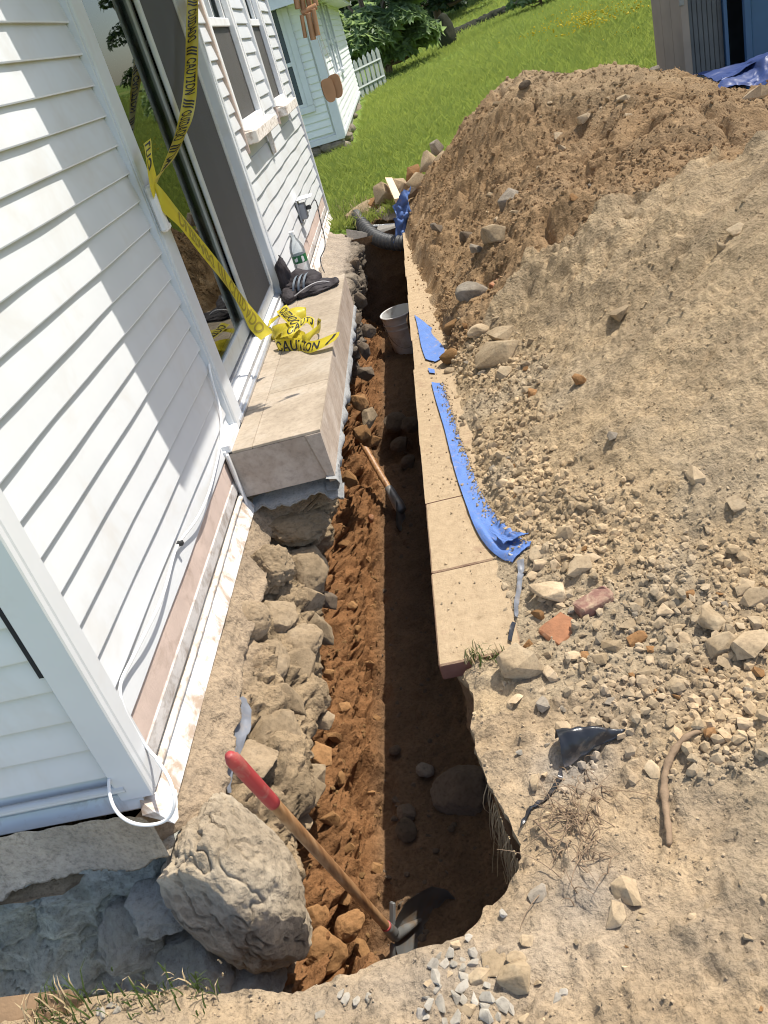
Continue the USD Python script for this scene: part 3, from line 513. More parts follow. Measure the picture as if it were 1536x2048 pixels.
LXg, LYg = np.meshgrid(lx, ly, indexing='ij'); lp = np.column_stack([LXg.ravel(), LYg.ravel()]); lpz = lawn_z(np.clip(lp[:, 0], -60, 60), np.clip(lp[:, 1], -20, 120))
lf = grid_faces(len(lx), len(ly)); hole = (lp[:, 0] > -3.6) & (lp[:, 0] < 3.2) & (lp[:, 1] < np.where(lp[:, 0] > -1.0, 9.1, 8.3)) & (lp[:, 1] > -.5)
lf = lf[~hole[lf].all(1)]; near0 = hole & np.isin(np.arange(len(lp)), np.unique(lf)); lpz[near0] -= .25*(lp[near0, 1] < 8.1); lpz[(lp[:, 0] > -1) & (lp[:, 0] < 3) & (lp[:, 1] > 8.2) & (lp[:, 1] < 9.3)] -= .06
obj('lawn', tm(np.column_stack([lp, lpz]), lf), 'lawn', smooth=True, kind='structure')
rg = np.random.default_rng(5); NB = 260000
rad = np.exp(rg.uniform(np.log(8.0), np.log(46), NB)); th = rg.uniform(-.14, .62, NB)
bx, by = rad*np.sin(th), rad*np.cos(th); rim_far = (bx > -2.2) & ~((bx < -.96) & (by < 8.98)) & ~((bx < .2) & (by < 8.4)) & ~((bx > -.3) & (by < 9.3) & (bx < 2.8)) & ~((bx < -.8) & (by > 13.2)); bx, by, rad = bx[rim_far], by[rim_far], rad[rim_far]
bz = lawn_z(bx, by); patch = fbm(np.column_stack([bx*.8, by*.5, 0*bx]), 4, 19); n = len(bx)
hgt = (.04+.075*rg.random(n)**1.5)*(.5+1.1*patch)*np.interp(rad, [8, 14, 40], [1, 1.05, 1.5]); wid = np.interp(rad, [8, 40], [.006, .022]); ang = rg.uniform(0, 2*np.pi, n); lean = rg.normal(0, .45, (n, 2))*hgt[:, None]
c0 = np.column_stack([bx, by, bz]); wv = np.column_stack([np.cos(ang), np.sin(ang), 0*ang])*wid[:, None]/2
BV = np.stack([c0-wv, c0+wv, c0+np.column_stack([lean*.35, hgt*.6])+wv*.7, c0+np.column_stack([lean, hgt])], 1).reshape(-1, 3)
bi = 4*np.arange(n)[:, None]; BF = np.vstack([bi+[0, 1, 2], bi+[0, 2, 3]])
obj('grass', tm(BV, BF), 'grass_blade', label='green sunlit lawn grass sloping up behind the dirt heap', cat='grass', kind='stuff')

# ------------------------------------------------------------------ the house
WX, EXP, LIP0 = -1.0, .0967, 1.929                       # wall lips' plane, clapboard exposure, a lip's height
house = thing('house', 'white vinyl-sided house with sliding glass door and rubble stone foundation beside the trench', 'house', loc=(-1.0, 1.44, .13))
rh = np.random.default_rng(21)
def clapboard(y0, y1, zb, ztop=None, parent=house, mat='white_vinyl', x=WX, wavy=.0012, mk=lambda m: m):
    h = (ztop-zb) if ztop else EXP+.006
    sec = [(x-.022, zb-.001), (x-.002, zb-.001), (x, zb+.003), (x-.0012, zb+.012), (x-.0075, zb+h*.55), (x-.0165, zb+h), (x-.024, zb+h)]
    ph = rh.uniform(0, 9, 3); n = max(int((y1-y0)/.12), 2)
    k = np.array([.5, 1, 1, 1, .6, .15, 0])
    def wob(y): w = wavy*(math.sin(y*5.1+ph[0])+.7*math.sin(y*11+ph[1])); return np.column_stack([k*w, k*.6*wavy*math.sin(y*4+ph[2])])
    return obj('clapboard', mk(prism_y(sec, np.linspace(y0, y1, n), wob)), mat, parent, smooth=25)
W1Y, W2Y, WINZ = (5.64, 6.66), (7.36, 8.24), 1.33
for k in range(-8, 17):
    zb = LIP0 - k*EXP
    clapboard(1.515, 3.215, zb)
    far = 5.29
    if zb+EXP < 1.245: clapboard(far, 8.93, zb, wavy=.0028)
    elif zb < 1.34 and zb+EXP > 1.245:
        for a, b in ((far, 5.625), (6.74, 7.41), (8.3, 8.93)): clapboard(a, b, zb, wavy=.0018)
    else:
        for a, b in ((far, 5.625), (6.665, 7.345), (8.245, 8.93)): clapboard(a, b, zb, wavy=.0015)
# bare boards and flashing below the siding, broken by the stoop
for y0, y1, seed in ((1.5, 3.0, 0), (5.34, 8.93, 1)):
    st = np.linspace(y0, y1, 14)
    w = lambda y: np.full((6, 2), .001*math.sin(y*7+seed))
    obj('sill_board', prism_y([(-1.03, .385), (-1.012, .385), (-1.0105, .29), (-1.012, .275), (-1.02, .272), (-1.03, .272)], st, w), 'bare_board', house, 30, label='weathered pinkish bare board under the lowest siding course')
    obj('starter_strip', prism_y([(-1.03, .28), (-1.006, .274), (-1.0035, .24), (-1.006, .226), (-1.01, .222), (-1.03, .222)], st, w), 'grey_board', house, 30)
    obj('drip_bead', tube(np.column_stack([np.full(14, -1.0), st, .207+.002*np.sin(st*5+seed)]), .011, 8), 'peeling_sill', house, True)
    obj('flashing', prism_y([(-1.03, .197), (-1.0, .192), (-.979, .148), (-.972, .128), (-.9755, .128), (-1.03, .15)], st, lambda y: np.full((6, 2), .0016*math.sin(y*9+seed*2))), 'flashing_paint', house, 30, label='paint-flaked white metal flashing with rust')
# corner boards
def corner(parent, x, y, w1, w2, z0, z1, mat, out=.014, sgn=1):
    return obj('corner_board', cat_([box(x-w2, x+out, y-out, y+.012, z0, z1, .004), box(x-.02, x+out+.0004, y+.012, y+w1, z0, z1, .004)]), mat, parent)
corner(house, -1.0, 1.452, .075, .078, .205, 4.2, 'white_vinyl', .012)
obj('corner_board', box(-1.02, -.985, 8.925, 8.965, .12, 4.2, .004), 'white_vinyl', house)
# gable end, facing the camera
for k in range(-8, 18):
    zb = LIP0 - k*EXP
    g = swap_xy(prism_y([(-.016-1.452, zb), (-1.452, zb), (-1.4505, zb+.004), (-1.4535, zb+.05), (-1.461, zb+EXP+.006), (-1.47, zb+EXP+.006)][::1], np.linspace(-4.6, -1.073, 18)))
    g.vertices[:, 1] *= -1; g.invert(); g.fix_normals()
    if zb > .24: obj('clapboard', g, 'white_vinyl', house, 25)
gb = np.linspace(-4.6, -1.05, 20)
obj('drip_bead', tube(np.column_stack([gb, np.full(20, 1.447), np.full(20, .246)]), .012, 8), 'trim_metal', house, True)
fm = prism_y([(-1.47, .226), (-1.449, .222), (-1.438, .19), (-1.434, .18), (-1.438, .18), (-1.47, .2)], np.linspace(-4.6, -1.02, 20)); fm = swap_xy(fm); fm.vertices[:, 1] *= -1; fm.fix_normals()
obj('flashing', fm, 'flashing_blue', house, 30, label='pale blue-grey metal flashing under the gable siding')
obj('flashing', hull([(-1.03, 1.418, .17), (-.955, 1.405, .135), (-.945, 1.415, .14), (-.965, 1.5, .15), (-1.0, 1.5, .2), (-1.03, 1.44, .2), (-.99, 1.41, .182)]), 'flashing_paint', house, label='bent corner of the white flashing under the corner board')
obj('dark_gap', box(-1.094, -1.0725, 1.449, 1.4505, .62, .86), 'shed_black', house)
# shell behind the siding
obj('wall', cat_([box(-1.12, -1.0235, 1.47, 3.22, .14, 2.75), box(-1.12, -1.0235, 5.27, 5.7, .2, 2.75), box(-1.12, -1.0235, 5.7, 6.6, .2, 1.3), box(-1.12, -1.0235, 6.6, 7.4, .2, 2.75), box(-1.12, -1.0235, 7.4, 8.2, .2, 1.3), box(-1.12, -1.0235, 8.2, 8.93, .2, 2.75),
    box(-1.12, -1.0235, 3.22, 5.27, 2.55, 2.75), box(-4.6, -1.121, 1.471, 1.58, .14, 2.75), box(-4.6, -1.121, 8.8, 8.92, .14, 2.75), box(-4.72, -4.61, 1.47, 8.92, .14, 2.75)]), 'white_vinyl', house)
obj('upper_wall', box(-4.72, -1.004, 1.455, 8.94, 2.76, 5.3), 'white_vinyl', house)
obj('room', cat_([box(-4.5, -1.13, 1.6, 8.7, .3, .36), box(-3.2, -3.1, 1.6, 8.7, .37, 2.7), box(-4.5, -1.13, 1.6, 8.7, 2.68, 2.74)]), 'interior_dark', house, label='dark unlit room behind the sliding door')
rf = hull([(-.6, 1.1, 5.32), (-5.1, 1.1, 5.32), (-.6, 9.3, 5.32), (-5.1, 9.3, 5.32), (-2.85, 1.1, 6.9), (-2.85, 9.3, 6.9)])
obj('roof', rf, 'roof_shingle', house)
# small roof over the sliding door: its edge throws the stepped shadow on the siding
obj('door_hood', cat_([box(-1.0, .0, 2.82, 5.42, 2.63, 2.72, .01), hull([(-1.0, 2.82, 2.73), (-1, 5.42, 2.73), (0, 2.82, 2.73), (0, 5.42, 2.73), (-1, 2.82, 2.95), (-1, 5.42, 2.95)])]), 'trim_metal', house)
# sliding door
dr = obj('sliding_door', cat_([box(-1.02, -.975, 3.205, 3.335, .395, 2.5, .006), box(-1.015, -.985, 3.195, 3.207, .4, 2.5, .003), box(-1.02, -.985, 3.205, 5.3, 2.44, 2.56, .006)]), 'trim_metal', house, label='sliding patio door with white casing, glass panel and screen')
obj('casing', cat_([box(-1.02, -.99, 5.14, 5.285, .42, 2.5, .006), box(-1.03, -.978, 5.12, 5.16, .42, 2.5, .004), box(-1.02, -.984, 5.265, 5.3, .42, 2.5, .004)]), 'trim_metal', dr)
obj('jamb', cat_([box(-1.11, -1.0, 3.336, 3.362, .47, 2.44, .003), box(-1.11, -1.03, 5.1, 5.122, .47, 2.44, .003)]), 'door_frame', dr)
obj('threshold', cat_([box(-1.11, -1.03, 3.336, 5.12, .4, .46), hull([(-1.03, 3.336, .455), (-1.03, 5.12, .455), (-.985, 3.336, .428), (-.985, 5.12, .428), (-1.03, 3.336, .4), (-1.03, 5.12, .4), (-.985, 3.336, .4), (-.985, 5.12, .4)])]), 'window_white', dr)
obj('track', cat_([box(-1.094, -1.088, 3.37, 5.1, .461, .478), box(-1.054, -1.05, 3.37, 5.1, .461, .474), box(-.984, -.968, 3.25, 5.2, .402, .42, .003), box(-.996, -.99, 3.35, 5.1, .43, .447)]), 'track_metal', dr)
def door_leaf(y0, y1, x, z0, z1, st, rail, d=.03, mat='door_frame'):
    return cat_([box(x-d, x, y0, y0+st, z0, z1, .005), box(x-d, x, y1-st, y1, z0, z1, .005), box(x-d, x-.001, y0+st, y1-st, z0, z0+rail, .004), box(x-d, x-.001, y0+st, y1-st, z1-st, z1, .004)])
obj('glass_panel', door_leaf(3.363, 4.33, -1.058, .478, 2.43, .035, .085), 'door_frame', dr)
obj('pane', box(-1.078, -1.072, 3.39, 4.3, .55, 2.4), 'pane_glass', dr)
obj('glass_panel', door_leaf(4.24, 5.1, -1.092, .48, 2.43, .06, .08, .016), 'door_frame', dr)
obj('pane', box(-1.106, -1.1, 4.29, 5.06, .55, 2.4), 'pane_glass', dr)
obj('screen_panel', door_leaf(4.27, 5.1, -1.018, .462, 2.43, .05, .06, .018), 'door_frame', dr)
obj('screen', box(-1.03, -1.0275, 4.31, 5.06, .51, 2.4), 'insect_screen', dr)
obj('curtain', box(-1.2, -1.17, 3.74, 5.0, .5, 2.45), 'curtain', dr, label='olive brown blind behind the glass')
obj('latch', cat_([box(-.976, -.945, 3.195, 3.262, 1.222, 1.39, .008)]), 'window_white', dr); obj('latch_slot', box(-.9455, -.9435, 3.236, 3.25, 1.245, 1.375), 'rubber_dark', dr)
obj('casing_foot', cat_([box(-1.01, -.972, 2.985, 3.2, .395, .43, .004), box(-1.004, -.992, 2.972, 3.0, .19, .41, .003), box(-.992, -.982, 2.955, 2.975, .15, .4, .002)]), 'window_white', house)
# two double-hung windows
def window(y0, y1, sill_y, seed):
    z0, z1 = WINZ, 2.6
    w = obj('window', cat_([box(-1.03, -.988, y0, y0+.055, z0, z1, .004), box(-1.03, -.988, y1-.06, y1, z0, z1, .004), box(-1.03, -.99, y0+.055, y1-.06, z0, z0+.05, .004), box(-1.012, -.98, y1-.018, y1+.02, z0-.02, z1, .004)]), 'window_white', house)
    obj('sash', cat_([box(-1.05, -1.012, y0+.056, y1-.061, 1.915, 1.965, .004), box(-1.06, -1.03, y0+.056, y0+.09, 1.966, z1, .003), box(-1.06, -1.03, y1-.1, y1-.061, 1.966, z1, .003), box(-1.06, -1.033, (y0+y1)/2-.012, (y0+y1)/2+.012, 1.97, z1)]), 'window_white', w)
    obj('screen', box(-1.035, -1.031, y0+.056, y1-.061, z0+.051, 1.914), 'insect_screen', w)
    obj('pane', box(-1.078, -1.072, y0+.04, y1-.05, z0, z1), 'pane_glass', w)
    obj('sill', cat_([box(-1.02, -.915, sill_y[0], sill_y[1], 1.245, 1.32, .006), hull([(-1.02, sill_y[0]+.01, 1.318), (-.93, sill_y[0]+.01, 1.318), (-1.02, sill_y[1]-.01, 1.318), (-.93, sill_y[1]-.01, 1.318), (-1.02, sill_y[0]+.01, 1.34), (-1.02, sill_y[1]-.01, 1.34)])]), 'peeling_sill', w)
    obj('channel', box(-1.02, -.988, sill_y[0]-.022, sill_y[0]-.006, 1.2, z1, .003), 'bare_board', w)
    return w
w1 = window(5.66, 6.63, (5.645, 6.72), 1); window(7.37, 8.2, (7.42, 8.29), 2)
obj('loose_strip', cat_([box(-1.0, -.97, 6.56, 6.585, 1.08, 1.24, .003), box(-.985, -.978, 6.585, 6.65, 1.085, 1.235, .002)]), 'peeling_sill', w1, label='loose ribbed strip hanging below the right end of the sill')
obj('backing', box(-1.2, -1.19, 5.7, 8.2, 1.2, 2.65), 'interior_dark', house)
# outlet box with its cover up
ob = obj('outlet_box', cat_([box(-1.0, -.935, 6.9, 6.985, .525, .645, .008), box(-1.0, -.985, 6.885, 7.0, .505, .67, .003)]), 'grey_box', house)
obj('cover', box(-.99, -.87, 6.9, 7.07, .672, .68, .002), 'window_white', ob); obj('plug', box(-.935, -.895, 6.93, 6.97, .585, .615, .006), 'dark_cable', ob)
# foundation: mortared rubble face, parging on the gable, single stones
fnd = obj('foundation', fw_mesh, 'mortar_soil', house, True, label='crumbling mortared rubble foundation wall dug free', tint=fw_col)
gu, gv = np.meshgrid(np.linspace(-3.4, -.985, 250), np.linspace(-.75, .215, 120), indexing='ij'); gxx, gzz = gu.ravel(), gv.ravel()
brk = np.interp(gxx, [-3.4, -2.2, -1.8, -1.513, -1.405, -1.326, -1.258, -1.188, -1.125, -1.02, -.93, -.86], [-.16, -.12, -.06, -.02, .025, .02, .04, .035, .0, .05, .075, .1]) + (fbm(np.column_stack([gxx*30, 0*gxx, 0*gxx]), 3, 51)-.5)*.035
p3 = np.column_stack([gxx, gzz, 0*gxx]); upper = sstep(-.006, .006, gzz-brk)
depth = upper*(.052+.03*np.exp(-((gxx+.93)/.14)**2)+.05*np.maximum(.12-gzz, 0)) + (fbm(p3*9, 4, 52)-.5)*.016*upper + (1-upper)*((fbm(p3*4.5, 4, 53)-.5)*.13+(fbm(p3*15, 4, 54)-.5)*.05+(fbm(p3*44, 3, 55)-.5)*.02-.005)
crk = np.abs(fbm(p3*np.array([5, 8, 1]), 4, 58)-.5); depth -= (1-upper)*.03*np.exp(-(crk/.012)**2)
depth += sstep(-.2, -.6, gzz)*.1*(1-upper)
round_ = np.clip((gxx+1.0)/.11, 0, 1)**2*.09; gzz = np.minimum(gzz, np.interp(gxx, [-1.0, -.965, -.93, -.86], [.215, .125, .05, .0])+.004*np.sin(gxx*70))
gy = 1.447-depth+round_
gcol = np.where(upper[:, None] > .5, np.array((.37, .325, .26))*(.78+.44*fbm(p3*5, 4, 56))[:, None], np.array((.45, .46, .41))*(.72+.5*fbm(p3*6, 4, 57))[:, None])
warmc = sstep(-1.25, -1.0, gxx)*upper; gcol = gcol*(1-.7*warmc[:, None]) + np.array((.37, .285, .19))*.7*warmc[:, None]
gmesh = tm(np.column_stack([gxx, gy, gzz]), grid_faces(250, 120)); gn = gmesh.face_normals.mean(0)
if gn[1] > 0: gmesh.invert()
obj('parging', gmesh, 'mortar_soil', house, True, label='grey cement parging broken away along a ragged edge', tint=gcol)
def stone_at(px, py, z, size, seed, mat='field_stone', rot=(0, 0, 0), amp=.14, cuts=5, sub=3, label=None, parent=fnd, name='field_stone'):
    p = at_z(px, py, z); p = p + (p-EYE)/np.linalg.norm(p-EYE)*.045*(name == 'field_stone'); m = boulder(seed, size, rot, sub, amp, cuts); m.apply_translation(p); return obj(name, m, mat, parent, True, label=label)
bmesh = boulder(101, (.31, .38, .7), (.1, -.14, .2), 6, .18, 7); bmesh.apply_translation((-.92, 1.45, -.19)); obj('boulder', bmesh, 'boulder_stone', fnd, True, label='huge pale boulder carrying the corner of the house')
stone_at(487, 1240, .0, (.2, .18, .17), 102, 'field_stone', (.3, .2, .1), .08, 4, 5, 'round brown stone bulging from the foundation', name='round_stone')
stone_at(537, 1138, -.0, (.2, .19, .2), 103, 'field_stone', (0, .3, .6), .3, 8, 5, 'rough mortar-crusted lump above the round brown stone', name='crusted_stone')
stone_at(600, 1048, .0, (.3, .2, .17), 104, 'field_stone', (0, .2, .5), .34, 11, 5)
stone_at(610, 1140, -.13, (.22, .27, .18), 105, 'field_stone', (.2, .3, .2), .2, 9, 4)
for i, (px, py, z, s) in enumerate(((545, 1235, -.08, .22), (600, 1290, -.17, .2), (530, 1330, -.08, .2), (545, 1480, -.12, .24), (625, 1400, -.25, .14), (500, 1530, -.05, .2))):
    stone_at(px, py, z-.02, np.array((1.0, 1.15, .75))*s*.92, 180+i, 'field_stone', rh.uniform(-.4, .4, 3), .22, 10, 4)
for i, (x, y, z, s) in enumerate(((-1.1, 1.37, -.16, .22), (-1.1, 1.33, -.38, .3), (-1.24, 1.37, -.27, .24), (-1.0, 1.33, -.5, .24), (-1.28, 1.40, -.42, .34), (-1.08, 1.27, -.62, .22), (-1.5, 1.41, -.55, .36))):
    m = boulder(170+i, (s, .24, s*.8), rh.uniform(-.3, .3, 3), 4, .3, 14); m.apply_translation((x, y+.06, z)); obj('field_stone', m, 'plaster_stone', fnd, True)
FS = [(612, 1200, -.16, .19, 'field_stone'), (640, 1262, -.22, .15, 'field_stone'), (600, 1345, -.2, .17, 'field_stone'), (560, 1410, -.15, .2, 'field_stone'), (590, 1492, -.24, .2, 'field_stone'), (645, 1440, -.34, .1, 'field_stone'),
      (600, 1585, -.32, .15, 'field_stone'), (640, 1510, -.37, .1, 'orange_stone'), (628, 1560, -.38, .12, 'field_stone'), (590, 1650, -.42, .14, 'field_stone'), (660, 1200, -.3, .1, 'dark_stone'),
      (720, 805, -.1, .13, 'orange_stone'), (735, 835, -.15, .14, 'field_stone'), (722, 865, -.2, .12, 'orange_stone'), (742, 880, -.3, .11, 'orange_stone'), (700, 960, -.4, .1, 'orange_stone'), (730, 700, -.15, .14, 'dark_stone'), (735, 745, -.2, .13, 'dark_stone'), (712, 640, -.05, .12, 'dark_stone'), (700, 560, .02, .14, 'grey_stone'), (722, 600, -.08, .12, 'dark_stone'), (708, 530, .0, .13, 'dark_stone'), (735, 660, -.2, .13, 'dark_stone')]
for i, (px, py, z, s, mt) in enumerate(FS):
    p = at_z(px, py, z); p = p+(p-EYE)/np.linalg.norm(p-EYE)*.068*(s/.15); m = rock(120+i, np.array((1, .95, .8))*s*rh.uniform(.9, 1.2, 3), None, 22, 3); m.apply_translation(p); obj('field_stone', m, mt, fnd, 40)
# grey mortar dribble under the stoop's near edge

# ------------------------------------------------------------------ tiled stoop in front of the door
st = thing('door_stoop', 'tan tiled concrete stoop overhanging the trench below the sliding door', 'stoop', loc=(-.8, 2.98, .2))
SX, SY0, SY1, SZ = -.606, 2.982, 5.344, .40
obj('slab', box(-.985, SX-.014, SY0+.014, SY1-.01, .2, SZ-.012), 'grey_cement', st)
tj = [SY0+.002, 3.52, 4.03, 4.6, SY1]
for a, b in zip(tj[:-1], tj[1:]):
    obj('tile', box(-.885, SX, a+.0012, b-.0012, SZ-.011, SZ, .0012), 'stoop_tile', st); 
for a, b in zip([SY0+.002, 3.38, 3.98, 4.55, 5.05], [3.38, 3.98, 4.55, 5.05, SY1]):
    obj('tile', box(-.972, -.8875, a+.0012, b-.0012, SZ-.0114, SZ-.0004, .0012), 'stoop_tile', st)
for a, b in zip([SY0+.016, 3.75, 4.55], [3.75, 4.55, SY1]):
    obj('side_tile', box(SX-.013, SX-.001, a+.001, b-.001, .19, SZ-.0125, .0012), 'stoop_side', st)
obj('side_tile', hull([(x, y, z) for y in (SY0+.002, SY0+.0125) for x, z in ((-.985, .19), (-.985, SZ-.0125), (SX-.064, SZ-.0125), (SX-.031, .19))]), 'stoop_side', st)
ct = hull([(x, y, z) for y in (SY0-.003, SY0+.0135) for x, z in ((SX-.063, SZ-.012), (SX-.0005, SZ-.012), (SX-.0005, .172), (SX-.027, .17))])
obj('corner_tile', ct, 'stoop_side', st)
# ragged mortar left hanging below the slab
yy_ = np.linspace(SY0-.03, SY1, 160); rb = np.random.default_rng(8)
dz = (fbm(np.column_stack([yy_*9, 0*yy_, 0*yy_]), 4, 3)-.45)*.09; ox = (fbm(np.column_stack([yy_*11, 0*yy_+4, 0*yy_]), 4, 4)-.5)*.05
rows = [np.column_stack([SX-.035+0*yy_, yy_, .2+0*yy_]), np.column_stack([SX+.004+ox*.2, yy_, .19+0*yy_]), np.column_stack([SX+.012+ox*.7, yy_, .168-np.maximum(dz, 0)*.4]), np.column_stack([SX-.004+ox, yy_, .145-np.maximum(dz, 0)]), np.column_stack([SX-.05+ox, yy_, .15-np.maximum(dz, 0)*.6])]
obj('mortar_skirt', tm(np.stack(rows, 1).reshape(-1, 3), grid_faces(160, 5)), 'grey_cement', st, True, label='ragged grey mortar edge hanging under the stoop')
xx_ = np.linspace(-1.0, SX+.01, 70); e1 = (fbm(np.column_stack([xx_*14, 0*xx_, 0*xx_]), 4, 13)-.5)
rows = [np.column_stack([xx_, np.full(70, SY0+.1), np.full(70, .188)]), np.column_stack([xx_, SY0+.09+e1*.02, np.full(70, .16)]), np.column_stack([xx_, SY0+.05+e1*.05, .142+e1*.04]), np.column_stack([xx_, SY0-.012+e1*.08, .134+e1*.07]), np.column_stack([xx_, SY0-.008+e1*.08, .12+e1*.07]), np.column_stack([xx_, np.full(70, SY0+.08), np.full(70, .11)])]
obj('mortar_skirt', tm(np.stack(rows, 1).reshape(-1, 3), grid_faces(70, 6)), 'grey_cement', st, True)

# ------------------------------------------------------------------ edging blocks along the trench
BY = [1.943, 2.434, 2.925, 3.466, 3.95, 4.437, 4.93, 5.42, 5.93, 6.43, 6.94, 7.46, 7.97]
order = ['nearest', 'second', 'third', 'fourth', 'fifth', 'sixth', 'seventh', 'eighth', 'ninth', 'tenth', 'eleventh', 'twelfth']
for i, (a, b) in enumerate(zip(BY[:-1], BY[1:])):
    r_ = np.random.default_rng(300+i); x0 = -.284+r_.normal(0, .0025); z1 = r_.normal(0, .0003); t_ = r_.normal(0, .0012, 2)
    m = box(x0, -.03+r_.normal(0, .004), a+(.0025 if i == 1 else .0001), b-(.0025 if i == 0 else .0001), -.062, z1, .005 if i < 2 else .0006); m = m.subdivide().subdivide(); v = m.vertices
    v[:, 2] += (v[:, 0]+.16)*t_[0]*2+(v[:, 1]-(a+b)/2)*t_[1]; v += ((np.stack([fbm(v*20, 3, 310+k) for k in range(3)], 1))-.5)*.004
    b_ = thing('edging_block', f'sand-covered red concrete edging block, {order[i]} of the row along the trench counted from the camera', 'concrete block', 'edging blocks along the trench', loc=(-.16, (a+b)/2, -.06))
    obj('block', m, 'edging_block', b_, 30)

# ------------------------------------------------------------------ shovel leaning in the near end of the trench
def along(a, b, s): return np.asarray(a, float)+(np.asarray(b, float)-np.asarray(a, float))*s
sa, sb = at_y(459, 1511, 1.27), at_z(783, 1864, -.70)
sh = thing('shovel', 'long wooden shovel with red grip leaning in the near end of the trench', 'shovel', loc=sb)
L = np.linalg.norm(sb-sa); ts = np.linspace(0, 1, 26); rad_ = np.interp(ts, [0, .012, .03, .16, .5, 1], [.009, .015, .0165, .016, .016, .014])
ax = [along(sa, sb, t) for t in ts]
obj('handle', tube(ax, rad_*.985, 16), 'shaft_wood', sh, True)
g_ = np.linspace(0, .205, 14); obj('grip', tube([along(sa, sb, t-.002) for t in g_], np.interp(g_, [0, .008, .02, .2, .205], [.010, .0155, .0178, .0172, .0165]), 16), 'red_grip', sh, True)
obj('collar', tube([along(sa, sb, t) for t in (.945, .95, .985, .99)], [.0155, .0168, .0168, .0155], 16), 'red_grip', sh, True)
obj('socket', tube([along(sa, sb, t) for t in (.95, .97, 1.0, 1.01)], [.0165, .0185, .02, .02], 16), 'steel_worn', sh, True)
u, v = np.meshgrid(np.linspace(-1, 1, 17), np.linspace(0, 1, 16), indexing='ij')
wd = .098*np.interp(v, [0, .1, .6, .85, 1], [.86, 1, .96, .62, .12]); B = np.stack([u*wd, .03*(u**2)-.03*v*(1-v)*2, v*.29], -1).reshape(-1, 3)
blade = tm(np.vstack([B, B+[0, .002, 0]]), np.vstack([grid_faces(17, 16), grid_faces(17, 16, True)+17*16]))
step = cat_([box(-.1, -.03, -.014, .006, -.006, .006, .003), box(.03, .1, -.014, .006, -.006, .006, .003)])
bd = np.array([.5, .62, -.5]); bd /= np.linalg.norm(bd); bw = up-(up@bd)*bd; bw /= np.linalg.norm(bw); mt_ = np.eye(4); mt_[:3, 0], mt_[:3, 1], mt_[:3, 2], mt_[:3, 3] = bw, np.cross(bd, bw), bd, along(sa, sb, 1.02)
bm = cat_([blade, step]); bm.apply_transform(mt_); obj('blade', bm, 'steel_worn', sh, 40)
obj('socket', tube([along(sa, sb, 1.0), along(sa, sb, 1.03), along(sa, sb, 1.03)+bd*.05, along(sa, sb, 1.03)+bd*.13], [.02, .02, .016, .006], 12), 'steel_worn', sh, True)
# narrow trenching spade further in
ta, tb = at_y(723, 884, 4.78), at_z(806, 1025, -.80)
sp = thing('trenching_spade', 'short wooden-handled grey steel trenching tool leaning on the orange soil', 'spade', loc=tb)
obj('handle', tube([along(ta, tb, t) for t in np.linspace(0, .72, 14)], np.interp(np.linspace(0, .72, 14), [0, .05, .72], [.013, .02, .021]), 14), 'shaft_wood', sp, True)
obj('socket', tube([along(ta, tb, t) for t in (.66, .7, .8, .9, .98)], [.024, .029, .031, .036, .03], 14), 'steel_worn', sp, True)
u, v = np.meshgrid(np.linspace(-1, 1, 9), np.linspace(0, 1, 8), indexing='ij'); B = np.stack([u*(.055+.04*v), .012*u*u-.07*v, .17*v-.04], -1).reshape(-1, 3)
bl = tm(np.vstack([B, B+[0, .006, 0]]), np.vstack([grid_faces(9, 8), grid_faces(9, 8, True)+72])); bl.apply_transform(trimesh.transformations.rotation_matrix(1.2, [0, 0, 1])); bl.apply_transform(frame_to(along(ta, tb, .95), along(ta, tb, 1.3)))
obj('blade', bl, 'steel_worn', sp, 40)

# ------------------------------------------------------------------ bucket on the trench floor
bk0 = np.array([-.455, 7.28, -.86])
bk = thing('bucket', 'dusty pale plastic bucket standing in the shaded trench', 'bucket', loc=bk0)
prof = [(0.0, .004), (.128, .004), (.133, .012), (.146, .24), (.154, .242), (.155, .252), (.1475, .256), (.149, .288), (.156, .29), (.157, .299), (.1495, .303), (.151, .36), (.159, .362), (.160, .374), (.152, .377), (.147, .372), (.128, .02), (0, .018)]
m = revolve(prof, 40); m.apply_transform(trimesh.transformations.euler_matrix(.04, -.05, 0)); m.apply_translation(bk0); obj('bucket_body', m, 'bucket_plastic', bk, 35)
a_ = np.linspace(0, np.pi, 26); hp = np.column_stack([.158*np.cos(a_), -.13*np.sin(a_)-.02, .33-.25*np.sin(a_)]); hp[:, 1] -= .03; hp = hp+bk0; obj('bail', tube(hp, .003, 6), 'steel_worn', bk, True)

# ------------------------------------------------------------------ corrugated drain pipe over the far end
pp = curve([at_y(712, 432, 8.75)+[0, .12, -.03], at_y(716, 438, 8.6), at_y(735, 462, 8.3), at_y(765, 481, 8.05), at_y(806, 486, 7.9), at_y(840, 480, 7.85)], 240)
pr = .066+.007*np.cos(np.arange(240)*2*np.pi/8); 
hs = thing('drain_pipe', 'black corrugated drain pipe bent over the far end of the trench', 'pipe', loc=pp[60]); obj('pipe', tube(pp, pr, 22), 'hose_plastic', hs, 50)

